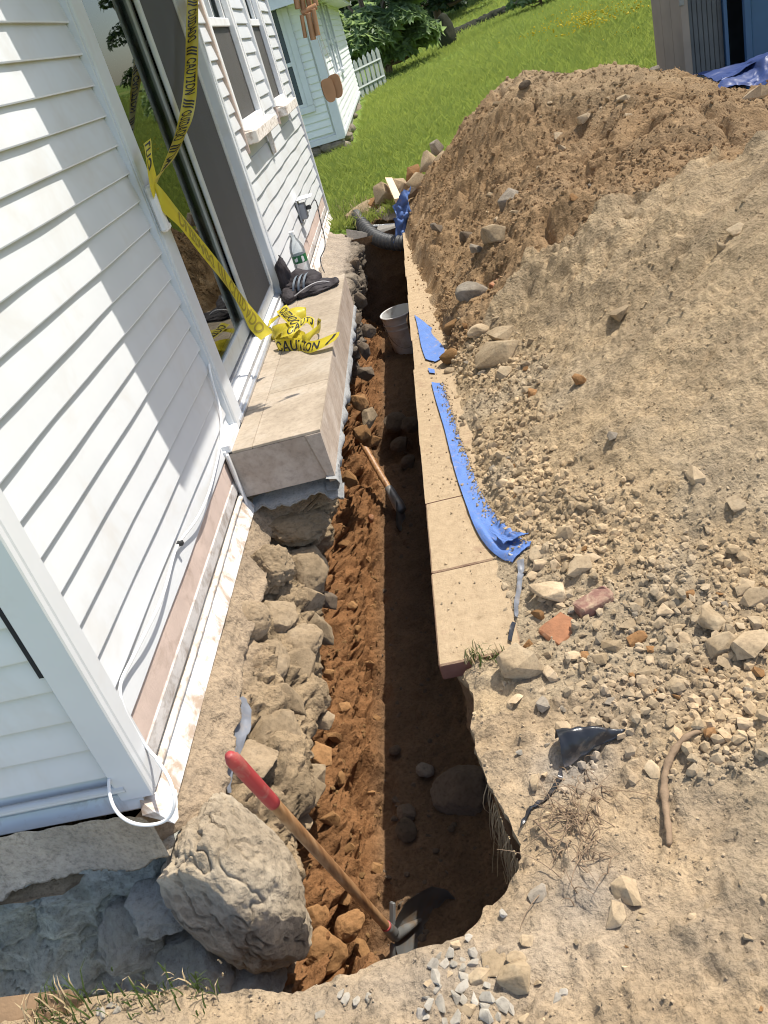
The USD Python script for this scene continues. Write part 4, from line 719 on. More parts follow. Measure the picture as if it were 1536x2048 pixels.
# ------------------------------------------------------------------ far end: slabs, board, pipe, stones
sl = hull([at_y(692, 458, 8.2), at_y(757, 470, 8.15), at_y(715, 502, 8.15), at_y(697, 498, 8.15)]+[at_y(692, 458, 8.3), at_y(762, 470, 8.3), at_y(715, 504, 8.3), at_y(697, 498, 8.3)])
obj('concrete_slab', sl, 'concrete_old', label='broken grey concrete slab closing the far end of the trench', cat='concrete slab')
obj('concrete_slab', hull([at_y(756, 452, 8.25), at_y(806, 447, 8.2), at_y(806, 468, 8.15), at_y(752, 462, 8.2), at_y(756, 452, 8.5), at_y(806, 446, 8.5)]), 'concrete_old', label='thin pale concrete slab under the drain pipe', cat='concrete slab')
obj('white_pipe', tube(curve([at_y(680, 453, 8.75), at_y(707, 454, 8.55), at_y(750, 452, 8.45), at_y(806, 447, 8.3)], 20), .013, 10), 'white_plain', smooth=True, label='thin white pipe lying across the far end of the trench', cat='pipe')
pb = [at_y(770, 355, 8.7), at_y(784, 355, 8.7), at_y(803, 395, 8.35), at_y(789, 398, 8.35)]; pb2 = [p+np.array([.0, .03, -.05]) for p in pb]
obj('wood_board', hull(pb+pb2), 'pale_pine', label='short pale pine board lying on the stones at the far end', cat='board')
far_st = [(765, 385, 8.75, (.2, .2, .26), 'rubble_stone', 'tan block of stone beside the pale pine board'), (733, 425, 8.7, (.42, .3, .11), 'rubble_stone', 'flat tan slab of stone next to the bend of the drain pipe'), (752, 412, 8.8, (.36, .2, .1), 'orange_stone', 'flat orange-brown stone behind the drain pipe'), (785, 428, 8.5, (.34, .3, .09), 'grey_stone', 'flat grey-tan stone left of the crumpled blue tarp end'),
          (800, 372, 8.8, (.22, .2, .14), 'rubble_stone', 'tan stone right of the pale pine board'), (830, 352, 8.9, (.22, .16, .2), 'orange_stone', 'rust coloured stone slab leaning at the heap edge'), (832, 362, 8.6, (.16, .14, .16), 'rubble_stone', 'brown stone in front of the rust coloured slab'), (858, 330, 8.8, (.2, .18, .22), 'rubble_stone', 'upright tan stone at the grassy edge of the heap'), (872, 296, 8.9, (.12, .1, .13), 'grey_stone', 'grey pointed stone topmost on the grassy edge of the heap'), (818, 385, 8.5, (.22, .15, .1), 'dark_stone', 'dark stone above the crumpled blue tarp end'), (880, 318, 8.7, (.2, .16, .12), 'rubble_stone', 'tan stone just below the grey pointed one')]
for i, (px, py, y, s, mt, lb) in enumerate(far_st):
    m = rock(400+i, np.array(s)*1.15, None if s[2] > .15 else (.25, -.2, i*.7), 18); m.apply_translation(at_y(px, py, y)); obj('stone', m, mt, smooth=28, label=lb, cat='stone')

# ------------------------------------------------------------------ blue tarp edge along the blocks
def draped(poly_l, poly_r, n, m_, lift, seed, wav=.012):
    L_ = curve([on_ground(*p)+[0, 0, lift] for p in poly_l], n); R_ = curve([on_ground(*p)+[0, 0, lift] for p in poly_r], n); w = np.linspace(0, 1, m_)
    G_ = L_[:, None]*(1-w)[None, :, None] + R_[:, None]*w[None, :, None]; p = G_.reshape(-1, 3)
    z = np.maximum(ground_z(p[:, 0], p[:, 1]), np.where((p[:, 0] < -.03) & (p[:, 1] > 1.94), .003, -9))+lift; p[:, 2] = z + np.abs(fbm(p*13, 3, seed)-.5)*wav*2
    return p
def sheet(p, n, m_, th=.0025): return tm(np.vstack([p, p-[0, 0, th]]), np.vstack([grid_faces(n, m_), grid_faces(n, m_, True)+n*m_]))
tp = thing('blue_tarp', 'blue woven tarp edge with grommets sticking out from under the dirt heap', 'tarp', loc=on_ground(930, 950))
tl = [(864, 768), (876, 815), (890, 862), (903, 915), (917, 965), (936, 1020), (957, 1070), (985, 1103), (1026, 1129)]
trr = [(887, 766), (899, 808), (911, 846), (924, 886), (940, 925), (958, 975), (985, 1020), (1018, 1058), (1066, 1098)]
p = draped(tl, trr, 90, 9, .007, 9); k_ = np.repeat(np.linspace(0, 1, 90), 9); w_ = np.tile(np.linspace(0, 1, 9), 90); p[:, 2] += .03*np.exp(-((k_-.9)/.08)**2)*np.abs(np.sin(w_*9))*.6
obj('sheet', sheet(p, 90, 9), 'blue_tarp', tp, True); p_strip = p.copy()
p = draped([(832, 642), (838, 668), (845, 700), (851, 716)], [(862, 645), (878, 668), (880, 700), (868, 716)], 26, 8, .006, 19); obj('sheet', sheet(p, 26, 8), 'blue_tarp', tp, True)
p = draped([(856, 737), (859, 746)], [(868, 736), (870, 745)], 6, 4, .006, 29); obj('sheet', sheet(p, 6, 4), 'blue_tarp', tp, True)
for px, py in ((1028, 1113), (905, 884)):
    m = trimesh.creation.torus(.0125, .004, major_sections=22, minor_sections=8); m.apply_scale([1, 1, .5]); m.apply_translation(on_ground(px, py)+[0, 0, .016]); obj('grommet', m, 'grommet', tp, True)
p = draped([(985, 1072), (1010, 1078), (1035, 1080)], [(1010, 1100), (1040, 1092), (1062, 1085)], 16, 6, .035, 39, .03); obj('fold', sheet(p, 16, 6), 'blue_tarp', tp, True)
rt_ = np.random.default_rng(44); ti = rt_.integers(0, 89, 700); tj_ = np.clip(rt_.normal(1.0, .22, 700), 0, 1.25)*8; PT = p_strip[(ti*9+np.clip(tj_, 0, 8).astype(int))]+np.column_stack([rt_.normal(0, .006, 700), rt_.normal(0, .008, 700), np.full(700, .003)]); ts_ = .004+.016*rt_.random(700)**3
obj('tarp_crumbs', gravel(PT, ts_, 45), 'grit_tint', tint=np.repeat(soil_color(PT)*rt_.uniform(.85, 1.25, (700, 1)), 12, 0), label='crumbs of dirt lying along the covered side of the blue tarp edge', cat='soil clods', kind='stuff')
# crumpled far end of the tarp
c0 = at_y(806, 440, 8.0); u, v = np.meshgrid(np.linspace(0, 1, 24), np.linspace(0, 1, 30), indexing='ij'); p = np.stack([c0[0]-.06+.17*u-.03*v, c0[1]+.25*u-.1+.0*v, c0[2]+.17-.42*v+.08*u], -1).reshape(-1, 3)
p += (np.stack([fbm(p*9, 4, 91+k) for k in range(3)], 1)-.5)*.16
obj('blue_tarp', sheet(p, 24, 30, .003), 'blue_tarp', smooth=True, label='crumpled blue tarp end hanging into the far end of the trench', cat='tarp')

# ------------------------------------------------------------------ black plastic sheeting
b0 = on_ground(1120, 1530); b1 = on_ground(1255, 1475)
bp = thing('black_plastic', 'shiny black plastic sheet sticking out of the dirt by the trench corner', 'plastic sheet', loc=on_ground(1170, 1500))
u, v = np.meshgrid(np.linspace(0, 1, 30), np.linspace(0, 1, 16), indexing='ij')
A, Bq, Cq, D = on_ground(1112, 1480), on_ground(1254, 1470), on_ground(1130, 1545), on_ground(1255, 1480)
p = (A*(1-u[..., None])+Bq*u[..., None])*(1-v[..., None]) + (Cq*(1-u[..., None])+D*u[..., None])*v[..., None]; p = p.reshape(-1, 3)
p[:, 2] += (.012+.06*np.sin(np.pi*np.clip(v.ravel()*1.05, 0, 1))**.8*(1-u.ravel()**2)) + (fbm(p*22, 3, 5)-.5)*.035; p += (np.stack([fbm(p*14, 3, 7+k) for k in range(3)], 1)-.5)*.02
obj('sheet', sheet(p, 30, 16, .002), 'black_plastic', bp, True)
p = draped([(1122, 1545), (1110, 1580), (1085, 1605), (1062, 1625), (1040, 1655)], [(1127, 1548), (1118, 1583), (1092, 1610), (1068, 1630), (1044, 1658)], 24, 3, .006, 3); obj('edge', sheet(p, 24, 3), 'black_plastic', bp, True)
p = draped([(1034, 1128), (1036, 1160), (1030, 1200), (1032, 1240)], [(1050, 1122), (1046, 1160), (1040, 1200), (1037, 1242)], 30, 6, .006, 77, .03)
obj('grey_plastic', sheet(p, 30, 6), 'grey_plastic', smooth=True, label='torn grey plastic strip below the tarp corner grommet', cat='plastic sheet')
p = draped([(1026, 1250), (1020, 1268), (1018, 1285)], [(1033, 1250), (1027, 1268), (1024, 1286)], 12, 3, .006, 78, .02); obj('black_plastic', sheet(p, 12, 3), 'black_plastic', smooth=True, label='small black plastic scrap beside the nearest edging block', cat='plastic sheet')
# plastic membrane hanging on the foundation
q0 = [at_z(448, 1400, .04), at_z(455, 1440, .02), at_z(446, 1500, .0), at_z(432, 1545, -.01), at_z(436, 1590, -.03)]; q1 = [at_z(470, 1395, -.01), at_z(486, 1440, -.03), at_z(472, 1490, -.03), at_z(447, 1545, -.03), at_z(443, 1590, -.05)]
cl_, cr_ = curve(q0, 26), curve(q1, 26); w = np.linspace(0, 1, 8); p = (cl_[:, None]*(1-w)[None, :, None]+cr_[:, None]*w[None, :, None]).reshape(-1, 3); p += (np.stack([fbm(p*25, 3, 3+k) for k in range(3)], 1)-.5)*.03; p[:, 0] += .03
obj('grey_plastic', sheet(p, 26, 8), 'grey_plastic', smooth=True, label='wrinkled grey membrane scrap between the mortar ledge and the big boulder', cat='plastic sheet')

# ------------------------------------------------------------------ caution tape
class Ribbon:
    """a 76 mm tape: centre line and edge direction through key points"""
    def __init__(s, pts, wid, n=120, w=.076):
        P = np.asarray(pts, float); t = np.r_[0, np.cumsum(np.linalg.norm(np.diff(P, axis=0), axis=1))]; s.len = t[-1]
        s.c = CubicSpline(t, P); s.d = CubicSpline(t, np.asarray(wid, float)); s.n = n; s.w = w
    def at(s, u, v, lift=0):
        u, v = np.asarray(u, float), np.asarray(v, float); uc = np.clip(u, 0, s.len); d = s.d(uc); d = d/np.linalg.norm(d, axis=-1, keepdims=True); c = s.c(uc); tg = s.c(uc, 1); nn = np.cross(tg, d); nn /= np.linalg.norm(nn, axis=-1, keepdims=True)+1e-9
        return c + d*v[..., None] + nn*(lift + .0035*np.sin(v*80+uc*9))[..., None]
    def mesh(s):
        u, v = np.meshgrid(np.linspace(0, s.len, s.n), np.linspace(-s.w/2, s.w/2, 7), indexing='ij'); return tm(s.at(u.ravel(), v.ravel(), 0*u.ravel()), grid_faces(s.n, 7))
    def ink(s, words='CAUTION', start=.03, side=1, flip=False, slashes=True, mirror=False):
        ms = []; u = start; k = 0
        def put(m):
            x, y, z = m.vertices.T; 
            if mirror: y = -y
            if flip: x, y = 2*uu0-x, -y
            m.vertices = s.at(x, y, side*(.0012+z)); ms.append(m)
        while u < s.len-.02:
            word = words if isinstance(words, str) else words[k % len(words)]; k += 1
            m = text_mesh(word, .05, .0003, True); m = m.subdivide() if len(m.faces) < 3000 else m; m.vertices[:, 0] -= m.vertices[:, 0].min(); m.vertices[:, 1] -= .025; wd_ = m.vertices[:, 0].max(); m.vertices[:, 0] += u; uu0 = u+wd_/2
            m.update_faces(m.vertices[m.faces][:, :, 0].max(1) < s.len-.003); 
            if len(m.faces): put(m)
            u += wd_+.03
            if slashes:
                for q in range(3):
                    b = box(0, .016, -.03, .03, 0, .0003).subdivide().subdivide(); b.vertices[:, 0] += b.vertices[:, 1]*.6+u+.02+q*.03
                    uu0 = u+.05
                    if b.vertices[:, 0].max() < s.len-.004: put(b)
                u += .13
        return cat_(ms) if ms else None
def tape(parent, pts, wid, n=120, ink='tape_ink', w=.076, **k):
    r = Ribbon(pts, wid, n, w); obj('tape', r.mesh(), 'caution_yellow', parent, True); i = r.ink(**k)
    if i is not None: obj('lettering', i, ink, parent)
WORDS = ['CAUTION', 'CUIDADO']
kn = at_x(308, 380, -.95)
tp1 = thing('caution_tape', 'yellow caution tape strung across the sliding door and knotted at its frame', 'caution tape', loc=kn)
X = np.array([1, 0, 0.]); Yv = np.array([0, 1, 0.]); Zv = np.array([0, 0, 1.])
pa = [at_x(386, -70, -.93), at_x(385, 0, -.93), at_x(384, 75, -.93), at_x(382, 150, -.93), at_x(376, 215, -.935), at_x(362, 265, -.94), at_x(338, 325, -.945), at_x(318, 356, -.947), kn]
tape(tp1, pa, [(.8, .75, .1), (.8, .8, .1), (.9, .7, .1), (.9, .75, .05), (.8, .85, -.2), (.9, .6, .2), (.8, .6, .3), (.6, .4, .6), (.3, .2, .9)], 160, words=WORDS, start=.0, side=1)
pb_ = [kn, at_x(322, 397, -.935), at_x(352, 428, -.925), at_x(392, 480, -.915), at_x(432, 533, -.91), at_x(466, 578, -.905), at_x(492, 618, -.9), at_x(512, 648, -.89), at_x(534, 672, -.86)]
tape(tp1, pb_, [(.2, .1, .9), (.25, .3, .8), (.1, .6, .85), (.1, .65, .8), (.1, .65, .8), (.1, .6, .8), (.3, .55, .7), (.6, .5, .3), (.7, .7, .1)], 130, ink='tape_ink_faint', words=['CUIDADO'], start=.16, side=1, mirror=True)
pc = [kn+[.004, 0, 0], at_x(305, 360, -.93), at_x(299, 332, -.92), at_x(296, 305, -.92), at_x(293, 283, -.925)]
tape(tp1, pc, [(.2, .3, .8), (.2, .8, .3), (.1, .9, .15), (.1, .95, .1), (.15, .95, .1)], 50, words='CUT', start=.09, side=-1, slashes=False)
obj('knot', boulder(7, (.026, .03, .034), sub=3, amp=.2), 'caution_yellow', tp1, True)
T0 = np.array([-.84, 4.36, .41])
tp2 = thing('caution_tape', 'crumpled pile of yellow caution tape lying on the tiled stoop', 'caution tape', loc=T0)
def tz(px, py, h): return at_z(px, py, .405+h)
heap = [([tz(508, 645, .02), tz(528, 662, .01), tz(553, 672, .015), tz(580, 674, .03), tz(600, 670, .05)], [(.2, .3, .9), (.1, .6, .8), (.1, .7, .6), (.2, .8, .5), (.1, .8, .5)]),
        ([tz(563, 616, .09), tz(578, 632, .085), tz(590, 645, .08), tz(596, 655, .07)], [(.75, .5, .1), (.8, .5, .0), (.8, .45, .1), (.8, .4, .2)]),
        ([tz(563, 668, .075), tz(578, 662, .09), tz(598, 650, .09), tz(620, 640, .075), tz(628, 648, .05)], [(.2, .9, .15), (.1, .9, .25), (.05, .9, .3), (.1, .9, .25), (.2, .8, .5)]),
        ([tz(604, 680, .02), tz(618, 676, .045), tz(630, 664, .055), tz(640, 654, .05), tz(634, 650, .03)], [(.4, .3, .8), (.4, .5, .7), (.5, .6, .5), (.4, .6, .6), (.4, .3, .8)]),
        ([tz(553, 690, .015), tz(575, 692, .02), tz(598, 690, .02), tz(625, 693, .025), tz(650, 684, .035), tz(676, 672, .045)], [(.1, .2, .9), (.1, .3, .9), (.1, .5, .7), (.2, .8, .5), (.2, .9, .4), (.25, .95, .2)]),
        ([tz(535, 652, .05), tz(546, 640, .06), tz(560, 630, .075), tz(574, 622, .085), tz(600, 622, .07), tz(612, 630, .04)], [(.2, .8, .4), (.3, .9, .2), (.5, .8, .1), (.6, .7, .1), (.5, .8, .3), (.3, .3, .8)]),
        ([tz(545, 668, .02), tz(556, 660, .05), tz(570, 655, .06), tz(588, 668, .05), tz(606, 684, .03), tz(598, 696, .01)], [(.3, .3, .8), (.4, .5, .6), (.6, .6, .3), (.5, .7, .4), (.4, .6, .6), (.3, .3, .8)])]
for i, (p, d) in enumerate(heap): tape(tp2, p, d, 50, words=WORDS[i % 2:]+WORDS[:i % 2], start=.01+.02*(i % 3), side=1 if i in (1, 2, 4) else -1, w=.072)

# ------------------------------------------------------------------ jacket and bottle on the stoop
jk = thing('jacket', 'dark crumpled jacket with three grey stripes heaped at the far end of the stoop', 'jacket', loc=(-.87, 5.15, .4))
def lump(c, r, seed, amp=.22, rot=(0, 0, 0)):
    m = boulder(seed, np.array(r)*2, rot, 4, amp, 2); m.apply_translation(c); v = m.vertices; v[:, 2] = np.maximum(v[:, 2], .404); k = np.sin(v[:, 0]*60+6*fbm(v*9, 2, seed))*.006; m.vertices = v+m.vertex_normals*k[:, None]; return m
obj('sleeve', lump((-.945, 5.16, .52), (.05, .085, .16), 31, .2, (.35, .12, 0)), 'jacket', jk, True)
obj('body', cat_([lump((-.86, 5.17, .46), (.13, .12, .075), 32, .22, (0, .1, .2)), lump((-.79, 5.1, .425), (.16, .1, .035), 33, .2, (0, 0, .12)), lump((-.93, 5.05, .43), (.06, .1, .045), 34, .2)]), 'jacket', jk, True)
for i in range(3):
    c = np.array([-.885+.032*i, 5.13, .47]); t = np.linspace(-1.1, 1.2, 14); r_ = [(.082-.004*i), .076]
    pth = np.column_stack([c[0]+.02*t, c[1]-r_[0]*1.32*np.cos(t*.95+.35), c[2]-.035+r_[1]*1.15*np.sin(t*.8+.75)]); d_ = np.tile((.9, .1, .15), (14, 1)); rb_ = Ribbon(pth, d_, 30, .014); obj('stripe', rb_.mesh(), 'jacket_stripe', jk, True)
obj('zip', tube(curve([(-.95, 4.99, .412), (-.88, 4.985, .44), (-.8, 5.02, .462), (-.74, 5.06, .46), (-.68, 5.1, .43)], 30), .0035, 6), 'zip_grey', jk, True)
bo = np.array([-.845, 5.3, .402])
bt = thing('water_bottle', 'clear plastic water bottle with green label standing behind the jacket', 'bottle', loc=bo)
prof = [(0, 0), (.036, 0), (.042, .008), (.0425, .06), (.0405, .066), (.0425, .072), (.0425, .13), (.0408, .134), (.0408, .178), (.0425, .182), (.042, .2), (.036, .228), (.024, .252), (.0145, .268), (.0135, .285)]
m = revolve(np.array(prof)*1.12, 32); m.apply_translation(bo); obj('bottle_body', m, 'clear_bottle', bt, 35)
m = revolve(np.array([(0, .284), (.016, .284), (.016, .302), (.014, .304), (0, .304)])*1.12, 24); m.apply_translation(bo); obj('cap', m, 'white_plain', bt, 35)
m = revolve(np.array([(.0412, .135), (.0416, .136), (.0416, .176), (.0412, .177)])*1.12, 32); m.apply_translation(bo); obj('label_band', m, 'label_green', bt, 35)
for dx, h0, w_, h_ in ((-.6, .148, .5, .018), (.35, .142, .35, .026), (-1.5, .15, .4, .02)):
    a_ = np.linspace(-1.35+dx-w_/2, -1.35+dx+w_/2, 8); V = np.vstack([np.column_stack([.0422*np.cos(a_), .0422*np.sin(a_), np.full(8, h0+.003*np.sin(a_*7))]), np.column_stack([.0422*np.cos(a_), .0422*np.sin(a_), np.full(8, h0+h_)-.004*np.cos(a_*9)])])*1.12+bo
    obj('label_mark', tm(V, grid_faces(2, 8)), 'white_plain', bt)

# ------------------------------------------------------------------ cables
dc = curve([(-.9, 6.97, .6), (-.86, 7.08, .61), at_x(640, 437, -.86), at_x(648, 470, -.86), at_x(646, 505, -.87), at_x(649, 545, -.85)], 40)
obj('power_cord', tube(dc, .0045, 6), 'dark_cable', smooth=True, label='thin black cord drooping from the outlet box to the ground', cat='cord')
cx = -.991
wc = [at_x(372, 560, cx), at_x(405, 655, cx), at_x(414, 700, cx), at_x(424, 760, cx), at_x(437, 805, cx), at_x(443, 862, cx), at_x(441, 885, cx), at_x(430, 940, cx), at_x(412, 1000, cx+.02), at_x(385, 1050, cx+.012), at_x(357, 1088, cx), at_x(340, 1140, cx+.01), at_x(322, 1200, cx+.018), at_x(288, 1270, cx+.016), at_x(255, 1335, cx), at_x(240, 1380, cx), at_x(262, 1445, cx), at_x(298, 1500, cx+.012), at_x(312, 1515, -.955)]
lp_ = [at_y(325, 1535, 1.43), at_y(343, 1570, 1.385), at_y(349, 1605, 1.36), at_y(332, 1640, 1.35), at_y(295, 1650, 1.35), at_y(258, 1643, 1.36), at_y(230, 1618, 1.385), at_y(219, 1585, 1.415), at_y(218, 1558, 1.44)]
obj('white_cable', cat_([tube(curve(wc, 120), .0045, 8), tube(curve([wc[-1]]+lp_, 60), .0044, 8)]), 'white_cable', smooth=True, label='white cable running down the siding and looping round the house corner', cat='cable')
obj('cable_clip', cat_([box(-.995, -.975, -.008+at_x(357, 1088, cx)[1], .008+at_x(357, 1088, cx)[1], at_x(357, 1088, cx)[2]-.006, at_x(357, 1088, cx)[2]+.008, .002)]), 'dark_cable', '/World/'+house.split('/')[-1])

# ------------------------------------------------------------------ wind chime hanging from the door hood
ch = at_y(622, 20, 3.6)
wc_ = thing('wind_chime', 'bamboo wind chime with two rounded wooden paddles hanging beside the house', 'wind chime', loc=ch)
def cyl(a, b, r, seg=14): return tube([a, along(a, b, .02), along(a, b, .98), b], [r*.9, r, r, r*.9], seg)
yc = 3.6
obj('rod', cyl(at_y(603, 27, yc), at_y(633, 12, yc), .011), 'bamboo', wc_, True)
for i, (px, p0, p1, dy) in enumerate(((588, -70, 18, .0), (600, -80, 22, .02), (612, -70, 16, .03), (624, -75, 12, .01))): obj('upper_tube', cyl(at_y(px-8, p0, yc+.03+dy), at_y(px+8, p1, yc+.03+dy), .0105), 'bamboo', wc_, True)
for i, (a, b) in enumerate((((603, 30), (611, 76)), ((616, 26), (627, 80)), ((626, 18), (636, 71)))): obj('tube', cyl(at_y(*a, yc-.02), at_y(*b, yc-.02), (.0075, .011, .009)[i]), 'bamboo', wc_, True)
for i, (px, py) in enumerate(((657, 181), (672, 172))):
    u = np.linspace(0, 2*np.pi, 28, endpoint=False); w_, h_ = .024, .042
    prof_ = np.column_stack([w_*np.sign(np.cos(u))*np.abs(np.cos(u))**.8, h_*np.where(np.sin(u) > 0, np.abs(np.sin(u))**.35, -np.abs(np.sin(u)))]); from shapely.geometry import Polygon
    m = trimesh.creation.extrude_polygon(Polygon(prof_), .009, engine='earcut'); m.apply_transform(trimesh.transformations.rotation_matrix(np.pi/2, [1, 0, 0])); m.apply_transform(trimesh.transformations.rotation_matrix(.35-.5*i, [0, 0, 1])); m.apply_transform(trimesh.transformations.rotation_matrix(-.03, [0, 1, 0])); m.apply_translation(at_y(px, py, yc+.02*i)); obj('paddle', m, 'bamboo', wc_, 40)
obj('string', cat_([tube([at_y(618, 20, yc), at_y(660, 160, yc)], .0006, 5), tube([at_y(622, 18, yc), at_y(672, 155, yc+.02)], .0006, 5), tube([at_y(608, -60, yc+.04), (at_y(608, -60, yc+.04)*[1, 1, 0]+[0, 0, 2.62])], .0012, 5)]), 'straw', wc_)
obj('top_disc', cat_([tube([at_y(600, -82, yc+.04), at_y(599, -90, yc+.04)], .055, 24)]), 'bamboo', wc_, 40)

# ------------------------------------------------------------------ the neighbouring white house
nh = thing('neighbour_house', 'second white clapboard house with stone footing behind the lawn corner', 'house', loc=(-.93, 13.3, .2))
NX, NY = -.935, 13.3
for k in range(-3, 17):
    zb = LIP0 + .06 - k*EXP
    if zb < .5: continue
    rngs = [(-5.5, -1.08)] if (zb < .86) else [(-5.5, -1.72), (-1.24, -1.08)]
    for a, b in rngs:
        g = prism_y([(-NY-.016, zb), (-NY, zb), (-NY+.0015, zb+.004), (-NY-.002, zb+.05), (-NY-.01, zb+EXP+.004), (-NY-.016, zb+EXP+.004)], [a, b]); g = swap_xy(g); g.vertices[:, 1] *= -1; g.fix_normals(); obj('clapboard', g, 'neighbour_vinyl', nh)
    r2 = [(13.4, 22.0)] if zb+EXP < 1.2 else [(13.4, 14.95), (15.6, 16.5), (17.2, 22.0)]
    for a, b in r2: clapboard(a, b, zb, None, nh, 'neighbour_vinyl', NX+.002, .0025)
obj('corner_board', cat_([box(NX-.12, NX+.016, NY-.016, NY+.01, .44, 2.2, .004), box(NX-.02, NX+.0165, NY+.01, NY+.12, .44, 2.2, .004)]), 'neighbour_trim', nh)
obj('skirt_board', cat_([box(-5.5, NX-.002, NY-.014, NY+.04, .42, .5, .004), box(NX-.04, NX+.014, NY+.041, 22, .44, .5, .004)]), 'neighbour_trim', nh)
obj('wall', cat_([box(-5.5, NX-.0185, NY+.0185, 22, .44, 2.3)]), 'neighbour_vinyl', nh)
nw = obj('window', cat_([box(-1.72, -1.24, NY-.03, NY+.01, .87, .96, .004), box(-1.33, -1.24, NY-.03, NY+.01, .961, 2.2, .004), box(-1.72, -1.66, NY-.03, NY+.01, .961, 2.2, .004), box(-1.66, -1.33, NY-.02, NY+.005, .961, 1.0), box(-1.39, -1.331, NY-.02, NY+.005, 1.001, 2.2), box(-1.659, -1.391, NY-.02, NY+.005, 1.5, 1.55)]), 'neighbour_trim', nh)
obj('pane', cat_([box(-1.66, -1.391, NY-.006, NY-.002, 1.0, 1.499), box(-1.66, -1.391, NY-.006, NY-.002, 1.551, 2.2)]), 'window_pane_far', nw)
for a, b in ((14.95, 15.6), (16.5, 17.2)):
    w_ = obj('window', cat_([box(NX-.02, NX+.03, a, a+.09, 1.2, 2.2, .004), box(NX-.02, NX+.03, b-.09, b, 1.2, 2.2, .004), box(NX-.02, NX+.06, a-.04, b+.04, 1.14, 1.2, .004), box(NX-.02, NX+.02, a+.09, b-.09, 1.62, 1.67)]), 'neighbour_trim', nh)
    obj('pane', box(NX-.004, NX+.004, a+.091, b-.091, 1.2, 2.2), 'window_pane_far', w_)
obj('soffit', cat_([box(-5.6, NX+.28, NY-.26, 22.2, 2.22, 2.26), box(-5.6, NX+.29, NY-.275, NY-.261, 2.2, 2.36), box(NX+.281, NX+.295, NY-.26, 22.2, 2.2, 2.36)]), 'neighbour_trim', nh)
obj('gutter', tube([(NX+.35, NY-.2, 2.31), (NX+.35, 22, 2.31)], .05, 10), 'gutter_dark', nh, True)
obj('roof', hull([(NX+.32, NY-.3, 2.37), (-5.8, NY-.3, 2.37), (NX+.32, 22.3, 2.37), (-5.8, 22.3, 2.37), (-3.4, NY-.3, 4.1), (-3.4, 22.3, 4.1)]), 'roof_shingle', nh)
ft = []
for i in range(46):
    side = i % 2; r_ = np.random.default_rng(600+i)
    if side: c_ = np.array([r_.uniform(-2.6, NX-.02), NY+.07, r_.uniform(.12, .4)])
    else: c_ = np.array([NX-.06, NY+.1+r_.random()**2*7, r_.uniform(.15, .42)])
    m = boulder(610+i, (r_.uniform(.2, .34), r_.uniform(.2, .3), r_.uniform(.13, .22)), (0, 0, r_.uniform(0, 3)), 2, .16, 6); m.apply_translation(c_); obj('footing_stone', m, 'grey_stone', nh, 40)
obj('footing', box(-5.5, NX-.05, NY+.06, 22, -.2, .43), 'concrete_old', nh)

# ------------------------------------------------------------------ picket fence
fe = thing('picket_fence', 'white wooden picket fence between the second house and the green bush', 'fence', loc=(-1.2, 23, .2))
fy0, fy1 = np.array([-1.75, 21.6]), np.array([-.35, 24.4])
for i in range(13):
    c_ = fy0+(fy1-fy0)*i/12; z0 = float(lawn_z(*c_)[0])+.03; m = hull([(-.085, -.012, 0), (.085, -.012, 0), (-.085, .012, 0), (.085, .012, 0), (-.085, -.012, .78), (.085, -.012, .78), (-.085, .012, .78), (.085, .012, .78), (0, -.012, .86), (0, .012, .86)])
    m.apply_transform(trimesh.transformations.rotation_matrix(math.atan2(*(fy1-fy0)[::-1]), [0, 0, 1])); m.apply_translation((*c_, z0)); obj('picket', m, 'fence_white', fe)
for h_ in (.22, .62): obj('rail', tube([(*(fy0+[.02, .03]), float(lawn_z(*fy0)[0])+h_), (*(fy1+[.02, .03]), float(lawn_z(*fy1)[0])+h_)], .03, 4), 'fence_white', fe)

# ------------------------------------------------------------------ bush and trees
def foliage(lobes, n, size, seed, droop=.3):
    """leaf blades on the outsides of many clumps"""
    r = np.random.default_rng(seed); lobes = np.asarray(lobes, float); w = lobes[:, 3]**2; k = r.choice(len(lobes), n, p=w/w.sum())
    d = r.normal(size=(n, 3)); d /= np.linalg.norm(d, axis=1, keepdims=True); d[:, 2] = np.abs(d[:, 2])*.9+d[:, 2]*.1; rad = lobes[k, 3]*r.uniform(.7, 1.05, n)**.5
    c = lobes[k, :3] + d*rad[:, None]*np.array([1, 1, .8]); nrm = d*.6 + r.normal(size=(n, 3))*.45 + [.25, 0, .8]; nrm /= np.linalg.norm(nrm, axis=1, keepdims=True)
    a = np.cross(nrm, r.normal(size=(n, 3))); a /= np.linalg.norm(a, axis=1, keepdims=True); b = np.cross(nrm, a); s = size*r.uniform(.6, 1.3, n)[:, None]
    tip = c + a*s - [0, 0, 1]*s*droop*.5; V = np.stack([c-a*s*.5, c+b*s*.42+nrm*s*.1, tip, c-b*s*.42+nrm*s*.1], 1).reshape(-1, 3)
    i4 = 4*np.arange(n)[:, None]; return tm(V, np.vstack([i4+[0, 1, 2], i4+[0, 2, 3]]))
